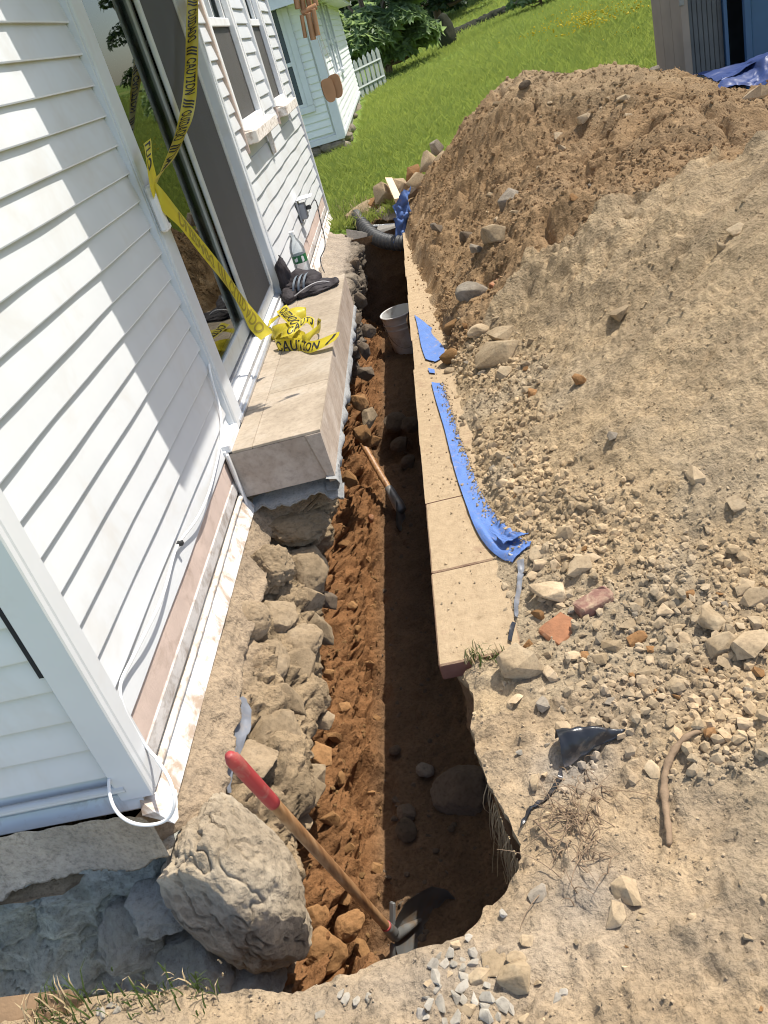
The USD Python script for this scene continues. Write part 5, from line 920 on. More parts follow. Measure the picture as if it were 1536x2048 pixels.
def tree(name, label, cat, base, height, spread, n, leaf, seed, matl='tree_leaf', group=None, low=.15, trunks=1):
    r = np.random.default_rng(seed); base = np.asarray(base, float); t = thing(name, label, cat, group, loc=base); lob = []; br = []
    for q in range(trunks):
        ang = r.uniform(0, 6.3); top = base+[.25*spread*math.cos(ang)*(trunks > 1), .25*spread*math.sin(ang)*(trunks > 1), height*.8]
        br.append(tube(curve([base+[.05*q, .03*q, -.1], along(base, top, .4)+r.normal(0, .05*spread, 3), top], 8), np.linspace(.045*height/max(trunks, 1)**.5*.6, .01*height, 8), 8))
    for i in range(26):
        a, h = r.uniform(0, 2*np.pi), low+(1-low)*r.random(); rr_ = spread*(math.sin(math.pi*min(.95, .12+.88*(h-low)/(1-low)*.86+.05))**.7)*r.uniform(.35, .95)
        c_ = base+[rr_*math.cos(a), rr_*math.sin(a), h*height*.92]; lob.append((*c_, spread*r.uniform(.2, .38)))
        if i % 2 == 0: br.append(tube(curve([base+[0, 0, height*(.05+.35*h)], along(base+[0, 0, height*.3*h], c_, .5)+r.normal(0, .04*spread, 3), c_], 7), np.linspace(.018*height, .004*height, 7), 6))
    obj('trunk', cat_(br), 'root_bark', t, True); obj('crown', foliage(lob, n, leaf, seed), matl, t); return t
bb = on_lawn(800, 142)
tree('bush', 'broad bright green leafy bush on the lawn beyond the picket fence', 'bush', bb-[.35, 0, .15], bb[1]*.135, bb[1]*.074, 20000, .0085*bb[1], 41, 'bush_leaf', low=.14, trunks=4)
TL = [((-3.2, 34), 6, 2.4, 'dark tree behind the second house roof', 43), ((-.6, 37), 5.5, 2.6, 'dark tree behind the left side of the green bush', 44), ((2.2, 40), 6.5, 2.9, 'dark tree behind the right side of the green bush', 45), ((5.2, 44), 6, 3, 'dark tree at the top of the lawn above the low stone wall', 46), ((8.5, 47), 7, 3.2, 'dark tree at the far upper edge of the lawn', 47)]
for (x, y), h_, s_, lb, sd in TL: tree('tree', lb, 'tree', (x, y, float(lawn_z(x, y)[0])), h_, s_, 9000, .2, sd, low=.05)
for i, (x, y) in enumerate(((9, 13), (11, 17.5), (12.5, 9), (13.5, 22))): tree('tree', ('leafy tree on the lawn to the right of the shed', 'second tree on the lawn right of the shed, further back', 'tall tree beyond the lawn on the right, nearest the camera', 'tall tree beyond the lawn on the right, furthest back')[i], 'tree', (x, y, float(lawn_z(x, y)[0])), 7, 2.8, 5000, .3, 60+i, low=.1)
# low stone wall and shrubs above the bush
wl = [on_lawn(px, py) for px, py in ((905, 75), (950, 55), (1010, 28), (1060, 8))]
for i in range(26):
    t_ = i/25; c_ = curve(wl, 26)[i]; m = boulder(700+i, (.55, .5, .42), (0, 0, i), 2, .2, 6); m.apply_translation(c_+[0, 0, .02])
    if i == 0: wlp = thing('stone_wall', 'low dark dry-stone wall crossing the upper lawn behind the bush', 'wall', loc=c_)
    obj('wall_stone', m, 'mossy_stone', wlp, 40)
sp_ = on_lawn(898, 92); m = boulder(730, (.7, .5, 1.0), (0, 0, .4), 3, .12, 6); m.apply_translation(sp_+[0, 0, .35]); obj('upright_stone', m, 'mossy_stone', smooth=40, label='upright grey stone standing at the right edge of the bush', cat='stone')
lb_ = on_lawn(1085, 12); tree('shrub', 'blue-green wild shrub growing at the upper edge of the lawn', 'shrub', lb_, 1.3, 1.2, 2500, .12, 51, 'bush_leaf', low=.1)
# buttercups in the lawn
rf_ = np.random.default_rng(9); fp = []
for i in range(420):
    px, py = (rf_.normal(1172, 18), rf_.normal(68, 9)) if i < 300 else (rf_.uniform(1080, 1290), rf_.uniform(20, 110)); p_ = on_lawn(px, py) if i % 6 == 0 else fp[-1] + np.r_[rf_.normal(0, .25, 2), rf_.normal(0, .01)]
    fp.append(p_ + ([0, 0, .2+.05*rf_.random()] if i % 6 == 0 else 0))
obj('buttercups', gravel(np.array(fp), rf_.uniform(.025, .05, 420), 12, .5), 'yellow_petal', label='patch of yellow buttercups in the upper lawn', cat='flowers', kind='stuff')

# ------------------------------------------------------------------ shed, drum and tarp above the heap
ys_ = 7.6
def sx_(px, py=60): return at_y(px, py, ys_)[0]
s0, s1, s2, s3, s4 = sx_(1307, 60), sx_(1366, 60), sx_(1379, 60), sx_(1449, 60), sx_(1498, 60)
shd = thing('shed', 'grey-brown wooden shed with its doorway open above the dirt heap', 'shed', loc=(s0, ys_, .45))
sb_ = ys_*s1/s0*1.0; w3 = (sb_-ys_-.02)/3
for i in range(3): obj('plank', box(s1, s1+.03, ys_+.02+i*w3+.002, ys_+.02+(i+1)*w3-.002, .2, 2.6, .004), 'shed_board', shd)
obj('corner_board', box(s1-.012, s2, ys_-.012, ys_+.018, .3, 2.6, .004), 'shed_board', shd)
obj('hinge', box(s1-.02, s1+.02, ys_-.02, ys_-.0125, 1.16, 1.62, .003), 'steel_worn', shd)
w6 = (s3-s2)/7
for i in range(7): obj('panel_board', box(s2+i*w6+.0015, s2+(i+1)*w6-.0015, ys_+.03, ys_+.06, .3, 2.6, .003), 'shed_dark', shd)
obj('door_edge', box(s3, s3+.03, ys_+.0, ys_+.07, .3, 2.6, .003), 'blue_door', shd)
obj('door', box(s4, s4+.6, ys_+.05, ys_+.09, .3, 2.6, .004), 'blue_door', shd, label='dark blue panel at the right of the doorway')
obj('door_edge', box(s4-.03, s4+.04, ys_+.02, ys_+.049, .3, 2.6, .012), 'blue_door', shd)
obj('back_wall', cat_([box(s1+.031, s4+1.2, sb_-.06, sb_, .2, 2.6), box(s4+.61, s4+1.2, ys_+.05, ys_+.09, .3, 2.6), box(s4+1.15, s4+1.2, ys_+.091, sb_-.061, .2, 2.6)]), 'shed_dark', shd)
obj('floor', box(s1+.041, s4+1.14, ys_+.1, sb_-.07, .3, .4), 'shed_black', shd); obj('roof', hull([(s1-.15, ys_-.3, 2.6), (s4+1.4, ys_-.3, 2.6), (s1-.15, sb_+.3, 2.6), (s4+1.4, sb_+.3, 2.6), (s1-.15, ys_+.6, 3.2), (s4+1.4, ys_+.6, 3.2)]), 'roof_shingle', shd)
def cloth(quad, n, m_, seed, amp, folds):
    A, B, C, D = [np.asarray(x, float) for x in quad]; u, v = np.meshgrid(np.linspace(0, 1, n), np.linspace(0, 1, m_), indexing='ij'); u3, v3 = u[..., None], v[..., None]
    p = (A*(1-u3)+B*u3)*(1-v3)+(D*(1-u3)+C*u3)*v3; p = p.reshape(-1, 3); p += (np.stack([fbm(p*5, 4, seed+k) for k in range(3)], 1)-.5)*amp; p[:, 1] -= np.abs(np.sin(u.ravel()*folds+v.ravel()*3))*amp*.35; return sheet(p, n, m_, .004)
nt = thing('navy_tarp', 'crumpled navy blue tarp lying against the shed on top of the heap', 'tarp', loc=at_y(1450, 150, 6.6))
obj('sheet', cloth([at_y(1372, 150, 7.2), at_y(1445, 162, 6.6), at_y(1570, 85, 6.8), at_y(1430, 150, 7.2)], 40, 26, 5, .1, 9), 'navy_tarp', nt, True)
obj('sheet', cloth([at_y(1428, 176, 6.5), at_y(1560, 190, 6.3), at_y(1570, 85, 6.7), at_y(1440, 150, 6.8)], 44, 26, 15, .14, 8), 'navy_tarp', nt, True)
obj('sheet', cloth([at_y(1500, 196, 6.1), at_y(1600, 215, 5.9), at_y(1590, 120, 6.2), at_y(1512, 168, 6.3)], 30, 20, 25, .1, 6), 'navy_tarp', nt, True)

# ------------------------------------------------------------------ named stones lying about
def put_stone(px, py, size, seed, mat_, label=None, name='stone', cat='stone', group=None, sink=.28, pts=16, rot=None, kind='rock'):
    """size in picture points across; the stone rests on the dirt"""
    p = on_ground(px, py); dist = np.linalg.norm(p-EYE); s = size/F_PX*dist; r = np.random.default_rng(seed); dims = s*np.array([1, r.uniform(.65, .9), r.uniform(.5, .75)])
    m = rock(seed, dims, rot or (r.uniform(-.35, .35), r.uniform(-.35, .35), r.uniform(0, 6.3)), pts, 3 if size > 50 else 2 if size > 15 else 1) if kind == 'rock' else boulder(seed, dims, r.uniform(-.4, .4, 3), 3, .14, 6)
    m.apply_translation(p-np.array([0, 0, m.bounds[0, 2]+sink*(m.bounds[1, 2]-m.bounds[0, 2])])); return obj(name, m, mat_, smooth=(28 if kind == 'rock' else 40), label=label, cat=cat, group=group), p, s
NAMED = [(1122, 1268, 62, 'terracotta', 'rust orange broken clay tile lying in the rubble'), (1190, 1218, 74, 'brick_maroon', 'dark maroon brick half buried in the rubble'), (1100, 1200, 82, 'rubble_stone', 'large tan stone just left of the maroon brick'), (1165, 1160, 66, 'rubble_stone', 'pale tan boulder above the maroon brick'), (1050, 1345, 105, 'rubble_stone', 'broad flat tan stone at the grassy corner of the edging blocks'), (1103, 1352, 62, 'rubble_stone', 'pale square-faced stone on the broad flat one'), (1355, 1380, 58, 'rubble_stone', 'upright tan slab stone in the middle of the rubble'), (1276, 1280, 46, 'orange_stone', 'rust stained stone in the middle of the rubble'), (1425, 1255, 78, 'rubble_stone', 'stone with a dark overhang near the right edge of the rubble'), (1440, 1300, 76, 'rubble_stone', 'grey-tan angular block below the overhanging stone'), (1505, 1300, 96, 'rubble_stone', 'largest tan boulder at the right edge of the photo'), (1515, 1215, 62, 'rubble_stone', 'dark topped stone at the right edge above the largest tan boulder'),
    (998, 720, 92, 'rubble_stone', 'big pale boulder at the foot of the orange soil slope'), (1000, 680, 62, 'rubble_stone', 'flat stone on top of the big pale boulder'), (960, 668, 50, 'rubble_stone', 'rounded stone left of the big pale boulder'), (1010, 755, 54, 'rubble_stone', 'pale stone just below the big pale boulder'), (900, 705, 48, 'clod_orange', 'orange clod beside the far blue tarp patch'), (905, 645, 44, 'clod_orange', 'orange clod above the far blue tarp patch'), (873, 746, 24, 'rubble_stone', 'pale rounded stone on the edging block by the tarp gap'), (898, 730, 26, 'rubble_stone', 'tan pebble stone behind the pale rounded one'), (842, 714, 20, 'orange_stone', 'small brown stone on the far edging block'), (944, 1003, 24, 'rubble_stone', 'small pale stone lying on the blue tarp edge'),
    (945, 590, 66, 'grey_stone', 'dark grey round boulder in the orange slope'), (985, 500, 72, 'rubble_stone', 'dusty stone high on the orange slope'), (1025, 425, 70, 'grey_stone', 'grey and white broken stone near the top of the orange slope'), (1020, 412, 42, 'white_stone', 'white quartz piece beside the grey broken stone'), (990, 545, 34, 'terracotta', 'orange brick shard between the boulders of the slope'), (930, 470, 46, 'dark_stone', 'dark stone left of the dusty stone on the slope'), (880, 470, 36, 'dark_stone', 'brown stone at the left flank of the heap'), (870, 460, 24, 'grey_stone', 'small grey stone at the left flank of the heap'), (960, 520, 40, 'grey_stone', 'grey stone wedged below the dusty stone'),
    (1240, 632, 46, 'rubble_stone', 'angular tan stone stuck in the pale sand slope'), (1300, 610, 0, '', ''), (1470, 480, 40, 'rubble_stone', 'flat tan stone perched high on the pale slope'), (1440, 510, 30, 'rubble_stone', 'tan stone below the perched flat one'), (1160, 765, 42, 'orange_stone', 'thin rusty stone flake in the pale slope'), (1230, 890, 34, 'grey_stone', 'grey flake of slate in the pale slope'), (1385, 965, 60, 'rubble_stone', 'lumpy tan stone at the right side of the pale slope'), (1470, 1025, 46, 'rubble_stone', 'small tan stone at the lower right of the pale slope'), (1250, 205, 36, 'rubble_stone', 'thin pale stone on the crest of the heap'), (1515, 213, 46, 'rubble_stone', 'pale angular stone below the navy tarp'), (1163, 218, 34, 'rubble_stone', 'flat stone in the brown soil below the crest'), (1112, 240, 26, 'rubble_stone', 'thin stone flake on the left crest of the heap'), (1050, 178, 24, 'dark_stone', 'dark clod on the left crest of the heap'), (1310, 150, 24, 'grey_stone', 'grey stone on the crest in front of the shed'), (1290, 140, 0, '', ''),
    (1268, 1790, 78, 'rubble_stone', 'pale block stone in the lower right dirt'), (1232, 1845, 66, 'rubble_stone', 'tilted flat stone casting a shadow in the lower right dirt'), (1075, 1795, 46, 'grey_stone', 'grey stone left of the root tangle'), (1290, 1835, 20, 'rubble_stone', 'small pale pebble beside the tilted flat stone'), (1057, 1895, 40, 'rubble_stone', 'upright tan stone at the bottom right of the trench rim'), (990, 1930, 62, 'rubble_stone', 'square topped tan stone above the white gravel'), (1035, 1985, 88, 'rubble_stone', 'large brown stone at the right of the white gravel'), (958, 1955, 50, 'rubble_stone', 'brown stone left of the square topped stone'), (1035, 1930, 36, 'rubble_stone', 'rounded stone right of the square topped stone'), (1073, 1575, 44, 'rubble_stone', 'tan stone left of the black plastic strip'), (1310, 1555, 46, 'rubble_stone', 'long tan stone beside the root'), (1420, 1480, 38, 'orange_stone', 'tan flat stone near the end of the root'), (1490, 1460, 46, 'rubble_stone', 'tan oval stone near the right edge below the rubble'), (1010, 1838, 22, 'white_stone', 'white pebble on the trench rim'), (940, 1880, 18, 'white_stone', 'white shell-like flake on the trench rim'), (1042, 1512, 16, 'white_stone', 'white porcelain chip near the trench rim'), (1128, 1455, 46, 'rubble_stone', 'pale stone beside the black plastic sheet'), (930, 1283, 24, 'rubble_stone', 'small tan chip lying on the nearest edging block'), (908, 1258, 12, 'rubble_stone', 'pebble on the nearest edging block'), (925, 1112, 14, 'dark_stone', 'brown clod on the second edging block')]
NAMED_XY = []
for i, (px, py, sz_, mt, lb) in enumerate(NAMED):
    if not sz_: continue
    kd = 'soft' if 'round boulder' in lb or 'rounded' in lb or 'clod' in lb else 'rock'
    nm = 'brick' if mt == 'brick_maroon' or 'shard' in lb else 'tile_fragment' if 'clay tile' in lb else 'clod' if 'clod' in lb else 'stone'; rot = None
    if nm == 'brick' or 'clay tile' in lb:
        p = on_ground(px, py); s = sz_/F_PX*np.linalg.norm(p-EYE); d3 = np.array([1, .5, .42])*s if nm == 'brick' else np.array([1, .85, .22])*s
        m = box(*np.ravel(np.column_stack([-d3/2, d3/2])), bev=.006); m = m.subdivide().subdivide(); m.vertices += (np.stack([fbm(m.vertices*40, 3, 800+i+k) for k in range(3)], 1)-.5)*.018
        m.apply_transform(trimesh.transformations.euler_matrix(*((.15, -.1, .35) if sz_ > 60 and nm == 'brick' else (.35, -.1, .6)))); m.apply_translation(p+[0, 0, d3[2]*(.12 if nm == 'brick' else .5)+.004]); obj(nm, m, mt, smooth=40, label=lb, cat=nm.replace('_', ' '))
        NAMED_XY.append((*p[:2], s/2)); continue
    _, p, s = put_stone(px, py, sz_, 800+i, mt, lb, nm, nm, kind=kd); NAMED_XY.append((*p[:2], s/2))
# the rest of the rubble at the heap's foot: about 300 stones one by one
LOOSE = []
def poly_pick(poly, n, seed):
    r = np.random.default_rng(seed); poly = np.asarray(poly, float); out = []; lo, hi = poly.min(0), poly.max(0)
    while len(out) < n:
        q = r.uniform(lo, hi, (n, 2)); out += list(q[inside(poly, q)])
    return np.array(out[:n])
ZONES = [([(1050, 1120), (1150, 1060), (1240, 1200), (1536, 1160), (1536, 1390), (1420, 1420), (1250, 1400), (1150, 1430), (1000, 1400), (1010, 1340), (1060, 1280)], 190, (20, 64), 'tan angular stone in the rubble between the edging blocks and the right edge', 'rubble stones at the foot of the heap'),
         ([(955, 850), (1010, 880), (1060, 960), (1130, 1020), (1160, 1110), (1100, 1140), (1060, 1070), (1000, 1000), (950, 930)], 74, (14, 52), 'tan angular stone in the rubble right of the blue tarp edge', 'rubble stones beside the tarp'),
         ([(880, 640), (1010, 620), (1080, 700), (1080, 800), (1010, 840), (960, 800), (900, 740)], 46, (10, 36), 'tan stone around the big pale boulder at the slope foot', 'stones at the slope foot'),
         ([(900, 1500), (1060, 1420), (1180, 1480), (1080, 1640)], 10, (10, 24), 'small tan stone near the right trench rim', 'stones near the right rim'),
         ([(1000, 1800), (1536, 1700), (1536, 2030), (1100, 2040)], 22, (9, 24), 'small stone scattered on the lower right dirt', 'stones on the lower right dirt'),
         ([(1000, 180), (1300, 190), (1200, 400), (950, 600), (900, 420)], 26, (9, 24), 'small stone scattered on the brown soil of the heap', 'stones on the brown soil')]
for zi, (poly, n, (a, b), lb, gp_) in enumerate(ZONES):
    r = np.random.default_rng(900+zi); pk = poly_pick(poly, n*3, 950+zi); done = 0; have = []
    for j, (px, py) in enumerate(pk):
        if done >= n: break
        p = on_ground(px, py); sz_ = a+(b-a)*r.random()**1.9; s = sz_/F_PX*np.linalg.norm(p-EYE)
        if any((p[0]-x)**2+(p[1]-y)**2 < (.7*(q_+s/2))**2 for x, y, q_ in NAMED_XY+have) or (-.29 < p[0] < -.05 and p[1] > 1.9 and zi < 4): continue
        if RIMT.query(p[:2])[0] < .03: continue
        mt = 'orange_stone' if r.random() < .06 else ('grey_stone' if r.random() < .05 else 'rubble_stone')
        LOOSE.append((*put_stone(px, py, sz_, 1000+zi*200+j, mt, lb, group=gp_, sink=.32, pts=int(r.integers(9, 14)))[:2], sz_, mt, 'stone')); have.append((*p[:2], s/2)); done += 1
# white landscaping gravel and pebbles at the bottom
pk = poly_pick([(838, 2040), (850, 1955), (900, 1890), (960, 1905), (985, 1960), (1010, 2020), (1080, 2035), (1060, 2048), (840, 2048)], 110, 70); r = np.random.default_rng(71); have = []
for j, (px, py) in enumerate(pk):
    p = on_ground(px, py); sz_ = r.uniform(18, 42); s = sz_/F_PX*np.linalg.norm(p-EYE)
    if any((p[0]-x)**2+(p[1]-y)**2 < (.5*(q_+s/2))**2 for x, y, q_ in NAMED_XY+have): continue
    mt = 'white_stone' if r.random() < .8 else 'rubble_stone'
    LOOSE.append((*put_stone(px, py, sz_, 1800+j, mt, None, 'gravel_stone', 'gravel', 'gravel at the bottom', .35, 12)[:2], sz_, mt, 'gravel stone')); have.append((*p[:2], s/2))
for j, (px, py) in enumerate([(680, 1985), (715, 2005), (690, 1995), (740, 2000), (640, 2030), (205, 2030), (230, 2020), (215, 2040), (245, 2035), (1112, 2000), (1130, 1990)]): LOOSE.append((*put_stone(px, py, 22, 1900+j, 'white_stone', None, 'gravel_stone', 'gravel', 'white stones on the near rim', .3)[:2], 22, 'white_stone', 'gravel stone'))
# each loose stone is told apart by its size, its colour and the landmark it lies next to
def to_px(p): c = R @ (np.asarray(p, float)-EYE); return np.array([CX+F_PX*c[0]/c[2], CY+F_PX*c[1]/c[2]])
LAND = [(1122, 1268, 'rust orange clay tile'), (1200, 1215, 'maroon brick'), (1050, 1345, 'broad flat stone by the grass'), (1355, 1380, 'upright tan slab'), (1425, 1255, 'stone with dark overhang'), (1505, 1300, 'largest right-edge boulder'), (998, 720, 'big pale boulder'), (1045, 1115, 'tarp corner grommet'), (905, 884, 'middle tarp grommet'), (1180, 1495, 'black plastic sheet'), (1340, 1600, 'bent root'), (1165, 1660, 'rootlet tangle'), (945, 590, 'dark round boulder'), (1025, 425, 'broken grey stone'), (1268, 1790, 'pale block stone'), (990, 1930, 'square topped stone'), (1035, 1985, 'large brown bottom stone'), (1276, 1280, 'rust stained stone'), (1440, 1300, 'grey-tan angular block'), (990, 545, 'orange brick shard'), (1250, 205, 'thin pale crest stone'), (900, 705, 'orange clod by the tarp'), (944, 1003, 'stone on the tarp'), (1165, 1160, 'pale tan boulder'), (710, 1995, 'shovel blade'), (290, 1995, 'dry grass tuft')]
bucket = {}
for path, p, sz_, mt, noun in LOOSE:
    c = to_px(p); k = int(np.argmin([np.hypot(c[0]-a, c[1]-b) for a, b, _ in LAND])); d = c-np.array(LAND[k][:2]); side = ('right of' if d[0] > 0 else 'left of') if abs(d[0]) > abs(d[1]) else ('below' if d[1] > 0 else 'above')
    bucket.setdefault((k, side, noun), []).append((float(np.hypot(*d)), path, sz_, mt))
for (k, side, noun), lst in bucket.items():
    for i, (_, path, sz_, mt) in enumerate(sorted(lst)):
        rank = 'closest' if i == 0 else f'{i+1}{"th" if i+1 > 3 else ("", "st", "nd", "rd")[i+1]} closest'
        tag(stage.GetPrimAtPath(path), f"{'small' if sz_ < 22 else 'mid-sized' if sz_ < 38 else 'large'} {dict(orange_stone='rusty', grey_stone='grey', rubble_stone='tan', white_stone='white')[mt]} angular {noun}, {rank} {side} the {LAND[k][2]}")

# ------------------------------------------------------------------ grit and clods, uncountable
r = np.random.default_rng(33); N = 64000
gx_ = np.r_[r.uniform(-1.3, 1.3, N//2), r.uniform(-.3, 2.6, N//2)]; gy_ = np.r_[.5+r.exponential(.75, N//2), r.uniform(1.5, 8.5, N//2)]
dens = fbm(np.column_stack([gx_*4, gy_*4, 0*gx_]), 3, 35); foot = np.exp(-((_base(np.column_stack([gx_, gy_]))-.08)/.07)**2)*(gy_ > 1.6); ok = (~inside(RIMD, np.column_stack([gx_, gy_]))) & (r.random(N) < .14+.75*foot+np.clip(dens-.45, 0, 1)*1.6) & (gy_ < 8.6) & (RIMT.query(np.column_stack([gx_, gy_]))[0] > .008)
ok &= ~((gx_ < -.06) & (gx_ > -.3) & (gy_ > 1.93) & (r.random(N) < .62)); gx_, gy_, foot = gx_[ok], gy_[ok], foot[ok]; gzz_ = ground_z(gx_, gy_)
onb = (gx_ < -.06) & (gx_ > -.29) & (gy_ > 1.94); gzz_ = np.where(onb, .002, gzz_)
sizes = (.004+.011*r.random(len(gx_))**3)*(1+.9*foot)*np.interp(gy_, [1, 3, 8], [.8, 1.25, 1.8]); sizes = np.where(onb, sizes*.7, sizes); pmk = pale_mask(gx_, gy_) > .5; hp_ = _base(np.column_stack([gx_, gy_])) > .12; orange_ = hp_ & ~pmk
GP = np.column_stack([gx_, gy_, gzz_+sizes*.12])
gtint = soil_color(GP)*np.random.default_rng(6).uniform(.82, 1.3, (len(GP), 1)); tv12 = lambda k: np.repeat(gtint[k], 12, 0)
obj('grit', gravel(GP[~orange_], sizes[~orange_], 1), 'grit_tint', tint=tv12(~orange_), label='loose tan grit and pebbles scattered over the dug dirt', cat='grit', kind='stuff')
obj('soil_clods', gravel(GP[orange_], sizes[orange_]*1.1, 2), 'grit_tint', tint=tv12(orange_), label='loose orange-brown soil crumbs on the far side of the heap', cat='soil clods', kind='stuff')
r2 = np.random.default_rng(77); cx_, cy_ = r2.uniform(-.1, 1.1, 60000), 1.3+r2.random(60000)**1.2*4.2; cb = _base(np.column_stack([cx_, cy_]))
okc = (r2.random(60000) < .42*np.exp(-((cb-.08)/.05)**2)*(.2+1.7*np.clip(fbm(np.column_stack([cx_*5, cy_*5, 0*cx_]), 3, 78)-.3, 0, 1))) & (RIMT.query(np.column_stack([cx_, cy_]))[0] > .04); cx_, cy_ = cx_[okc], cy_[okc]; cs = .008+.04*r2.random(len(cx_))**3.2
CP_ = np.column_stack([cx_, cy_, ground_z(cx_, cy_)+cs*.15]); obj('rubble_chips', gravel(CP_, cs, 9), 'grit_tint', tint=np.repeat(soil_color(CP_)*r2.uniform(.85, 1.35, (len(CP_), 1)), 12, 0), label='small tan stone chips between the larger rubble at the heap foot', cat='stone chips', kind='stuff')
ox_, oy_ = r2.uniform(-.3, 2.4, 26000), r2.uniform(3.6, 8.4, 26000); ob_ = _base(np.column_stack([ox_, oy_])); oko = (ob_ > .1) & (pale_mask(ox_, oy_) < .6) & (r2.random(26000) < .15+1.5*np.clip(fbm(np.column_stack([ox_*3, oy_*3, 0*ox_]), 3, 79)-.38, 0, 1)); ox_, oy_ = ox_[oko], oy_[oko]; os_ = .012+.036*r2.random(len(ox_))**3
OP_ = np.column_stack([ox_, oy_, ground_z(ox_, oy_)+os_*.1]); obj('soil_lumps', gravel(OP_, os_, 19), 'grit_tint', tint=np.repeat(soil_color(OP_)*r2.uniform(.8, 1.15, (len(OP_), 1)), 12, 0), label='brown lumps of dug soil all over the far slope of the heap', cat='soil clods', kind='stuff')
# crumbs and stones in the trench
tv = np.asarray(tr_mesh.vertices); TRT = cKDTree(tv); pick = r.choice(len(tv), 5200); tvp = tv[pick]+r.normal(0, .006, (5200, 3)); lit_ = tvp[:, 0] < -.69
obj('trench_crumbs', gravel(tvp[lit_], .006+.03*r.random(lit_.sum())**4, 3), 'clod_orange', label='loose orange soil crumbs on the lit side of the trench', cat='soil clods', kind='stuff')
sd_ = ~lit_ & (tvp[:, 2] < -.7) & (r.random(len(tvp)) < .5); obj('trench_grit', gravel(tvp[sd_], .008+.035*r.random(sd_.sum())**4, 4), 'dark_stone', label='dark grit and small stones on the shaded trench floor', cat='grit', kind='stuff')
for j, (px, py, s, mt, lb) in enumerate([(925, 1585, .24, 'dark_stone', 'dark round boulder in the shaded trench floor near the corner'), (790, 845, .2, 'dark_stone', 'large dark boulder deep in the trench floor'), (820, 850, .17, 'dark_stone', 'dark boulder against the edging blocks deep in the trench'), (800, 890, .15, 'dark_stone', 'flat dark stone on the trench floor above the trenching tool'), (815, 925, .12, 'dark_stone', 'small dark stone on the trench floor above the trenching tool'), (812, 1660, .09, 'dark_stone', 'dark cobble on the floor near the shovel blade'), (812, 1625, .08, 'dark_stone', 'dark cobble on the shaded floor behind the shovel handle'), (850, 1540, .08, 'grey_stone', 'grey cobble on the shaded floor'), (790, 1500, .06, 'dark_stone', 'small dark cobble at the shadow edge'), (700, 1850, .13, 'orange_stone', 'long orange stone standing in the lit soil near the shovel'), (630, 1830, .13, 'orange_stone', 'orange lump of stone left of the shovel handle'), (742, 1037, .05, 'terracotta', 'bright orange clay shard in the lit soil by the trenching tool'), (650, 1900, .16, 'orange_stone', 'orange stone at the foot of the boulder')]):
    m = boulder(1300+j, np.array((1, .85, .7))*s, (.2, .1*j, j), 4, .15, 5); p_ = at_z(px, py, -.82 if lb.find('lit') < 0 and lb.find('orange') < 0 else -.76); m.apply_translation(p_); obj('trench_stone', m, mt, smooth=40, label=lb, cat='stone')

LS = [(700, 1340, .1), (715, 1262, .07), (690, 1418, .08), (668, 1475, .09), (740, 1330, .06), (705, 1215, .08), (735, 1120, .07), (690, 1090, .08), (755, 1440, .05), (680, 1560, .07), (745, 1590, .06), (660, 1640, .08), (700, 1700, .06), (755, 1740, .07), (690, 1790, .08), (720, 1900, .09), (660, 1350, .08), (745, 1215, .05), (712, 1010, .07), (748, 960, .06)]
for j, (px, py, s) in enumerate(LS):
    d = ray(px, py); t = np.linspace(1.2, 6.5, 900)/d[1]; P_ = EYE+t[:, None]*d; k = int(np.argmin(TRT.query(P_)[0])); m = rock(1500+j, np.array((1, .8, .7))*s, None, 18, 2); m.apply_translation(P_[k]+[.0, 0, .005])
    obj('soil_stone', m, 'orange_stone', smooth=30, label=f"brown stone stuck in the lit soil of the trench side, {['nearest', 'second', 'third', 'fourth', 'fifth', 'sixth', 'seventh', 'eighth', 'ninth', 'tenth', 'eleventh', 'twelfth', 'thirteenth', 'fourteenth', 'fifteenth', 'sixteenth', 'seventeenth', 'eighteenth', 'nineteenth', 'twentieth'][sorted(range(20), key=lambda q_: -LS[q_][1]).index(j)]} from the camera", cat='stone', group='stones in the trench side')
# ------------------------------------------------------------------ roots, tufts, board
def hair(pts_list, rad): return cat_([tube(p, np.linspace(rad, rad*.35, len(p)), 5) for p in pts_list])
rt = [on_ground(*q)+[0, 0, .012] for q in ((1405, 1482), (1375, 1500), (1345, 1535), (1330, 1580), (1332, 1620), (1340, 1700))]
obj('root', tube(curve(rt, 50), np.interp(np.linspace(0, 1, 50), [0, .2, .6, 1], [.004, .008, .009, .006])*(1+.14*np.sin(np.arange(50)*1.1)+.1*np.sin(np.arange(50)*.47)), 10), 'root_bark', smooth=True, label='thick bent tree root lying on the lower right dirt', cat='root')
r = np.random.default_rng(17); hs_ = []
for j in range(110):
    px, py = r.normal(1165, 30), r.normal(1660, 60); p = on_ground(px, py); d = r.normal(0, 1, 3)*np.array([.05, .05, .02]); hs_.append(curve([p, p+d*.5+[0, 0, .012+.01*r.random()], p+d+[0, 0, .004]+r.normal(0, .012, 3)], 7))
obj('rootlets', hair(hs_, .0015), 'root_bark', label='tangle of thin dry rootlets on the dirt below the black plastic', cat='roots', kind='stuff')
hs_ = []
for j in range(60):
    a = r.random(); p = np.array([np.interp(a, [0, 1], [-.19, -.14]), np.interp(a, [0, 1], [1.5, 1.25]), -.03-.1*r.random()]); L_ = .1+.25*r.random(); hs_.append(curve([p, p+[-.03*r.random(), r.normal(0, .03), -L_*.5], p+[-.01+r.normal(0, .03), r.normal(0, .05), -L_]], 8))
obj('hanging_roots', hair(hs_, .0016), 'straw', label='fine brown roots hanging from the right trench rim', cat='roots', kind='stuff')
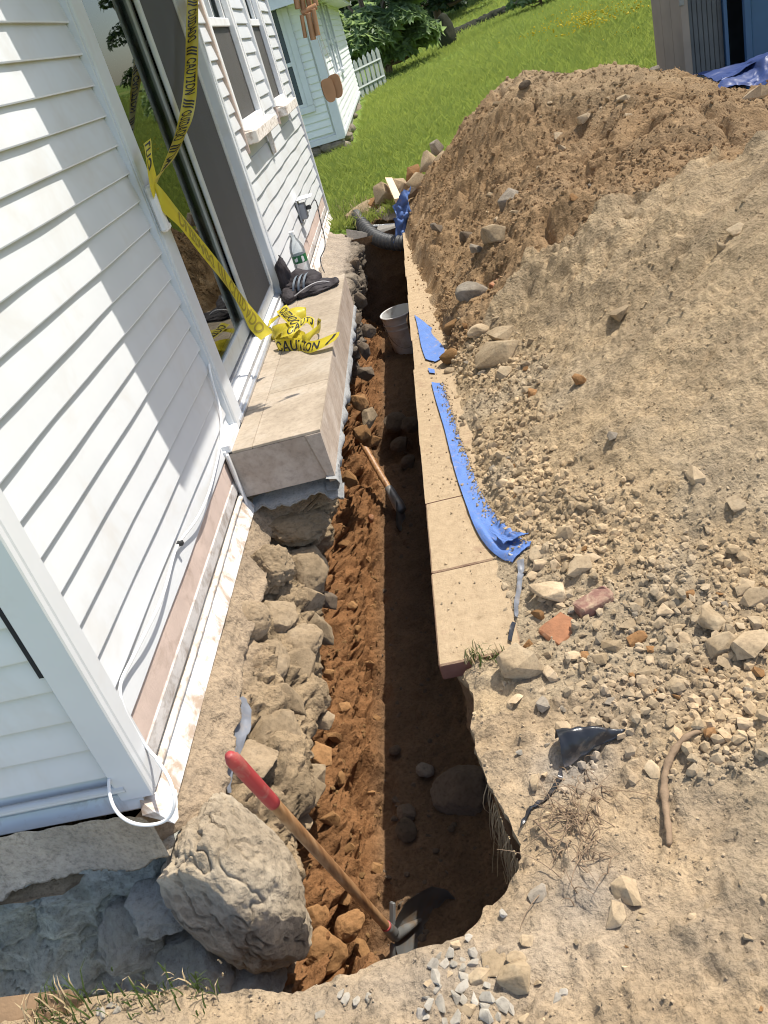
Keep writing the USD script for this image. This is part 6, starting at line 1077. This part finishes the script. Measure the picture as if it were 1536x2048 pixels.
obj('twig', tube(curve([on_ground(1070, 1650)+[0, 0, .01], on_ground(1090, 1680)+[0, 0, .02], on_ground(1115, 1700)+[0, 0, .008]], 10), .003, 6), 'root_bark', smooth=True, label='short dark twig left of the rootlet tangle', cat='twig')
def tuft(name, label, spots, n, h, seed, mats=('grass_near', 'straw'), spread=.05):
    r = np.random.default_rng(seed); t = thing(name, label, 'grass', loc=spots[0]); V, F = [[], []], [[], []]
    for j in range(n):
        c_ = np.asarray(spots[r.integers(len(spots))])+np.r_[r.normal(0, spread, 2), 0]; k = int(r.random() < .35); a, L_ = r.uniform(0, 6.3), h*r.uniform(.4, 1.2); d = np.array([math.cos(a), math.sin(a), 0]); w = np.array([-d[1], d[0], 0])*.0022
        b = r.uniform(.2, .9); pts = [c_, c_+d*L_*.15*b+[0, 0, L_*.45], c_+d*L_*.45*b+[0, 0, L_*.8], c_+d*L_*.9*b+[0, 0, L_*(1-.3*b)]]; i0 = len(V[k])
        for q_, s in zip(pts, (1, .9, .6, .05)): V[k] += [q_-w*s, q_+w*s]
        F[k] += [[i0+a_, i0+b_, i0+c2] for a_, b_, c2 in ((0, 1, 3), (0, 3, 2), (2, 3, 5), (2, 5, 4), (4, 5, 7), (4, 7, 6))]
    for k, nm in ((0, 'green_blades'), (1, 'dry_blades')):
        if len(V[k]) > 80: obj(nm, tm(V[k], F[k]), mats[k], t, kind='stuff')
tuft('grass_tuft', 'small grass tuft at the near end of the edging blocks', [on_ground(955, 1335), on_ground(1000, 1318), on_ground(975, 1325)], 110, .055, 3, spread=.018)
tuft('grass_tuft', 'dry and green grass tuft on the near rim below the big boulder', [on_ground(255, 2008), on_ground(320, 1998), on_ground(290, 2004), on_ground(350, 2005), on_ground(410, 2000)], 110, .046, 4, spread=.03)
tuft('grass_tuft', 'green grass growing beside the brown board', [on_ground(130, 2030), on_ground(165, 2040), on_ground(90, 2044)], 90, .08, 5, spread=.03)
tuft('grass_tuft', 'long grass at the far corner of the house by the drain pipe', [(-.75, 8.75, .09), (-.6, 8.6, .08), (-.9, 9.1, .1), (-.5, 8.9, .1)], 420, .16, 6, spread=.12)
pq = [at_z(-30, 1998, .03), at_z(140, 1978, .02), at_z(168, 2005, -.02), at_z(-30, 2075, -.03)]
obj('brown_board', hull(pq+[q_-np.array([0, .012, .02]) for q_ in pq]), 'board_brown', label='brown wooden board lying in the lower left corner', cat='board')
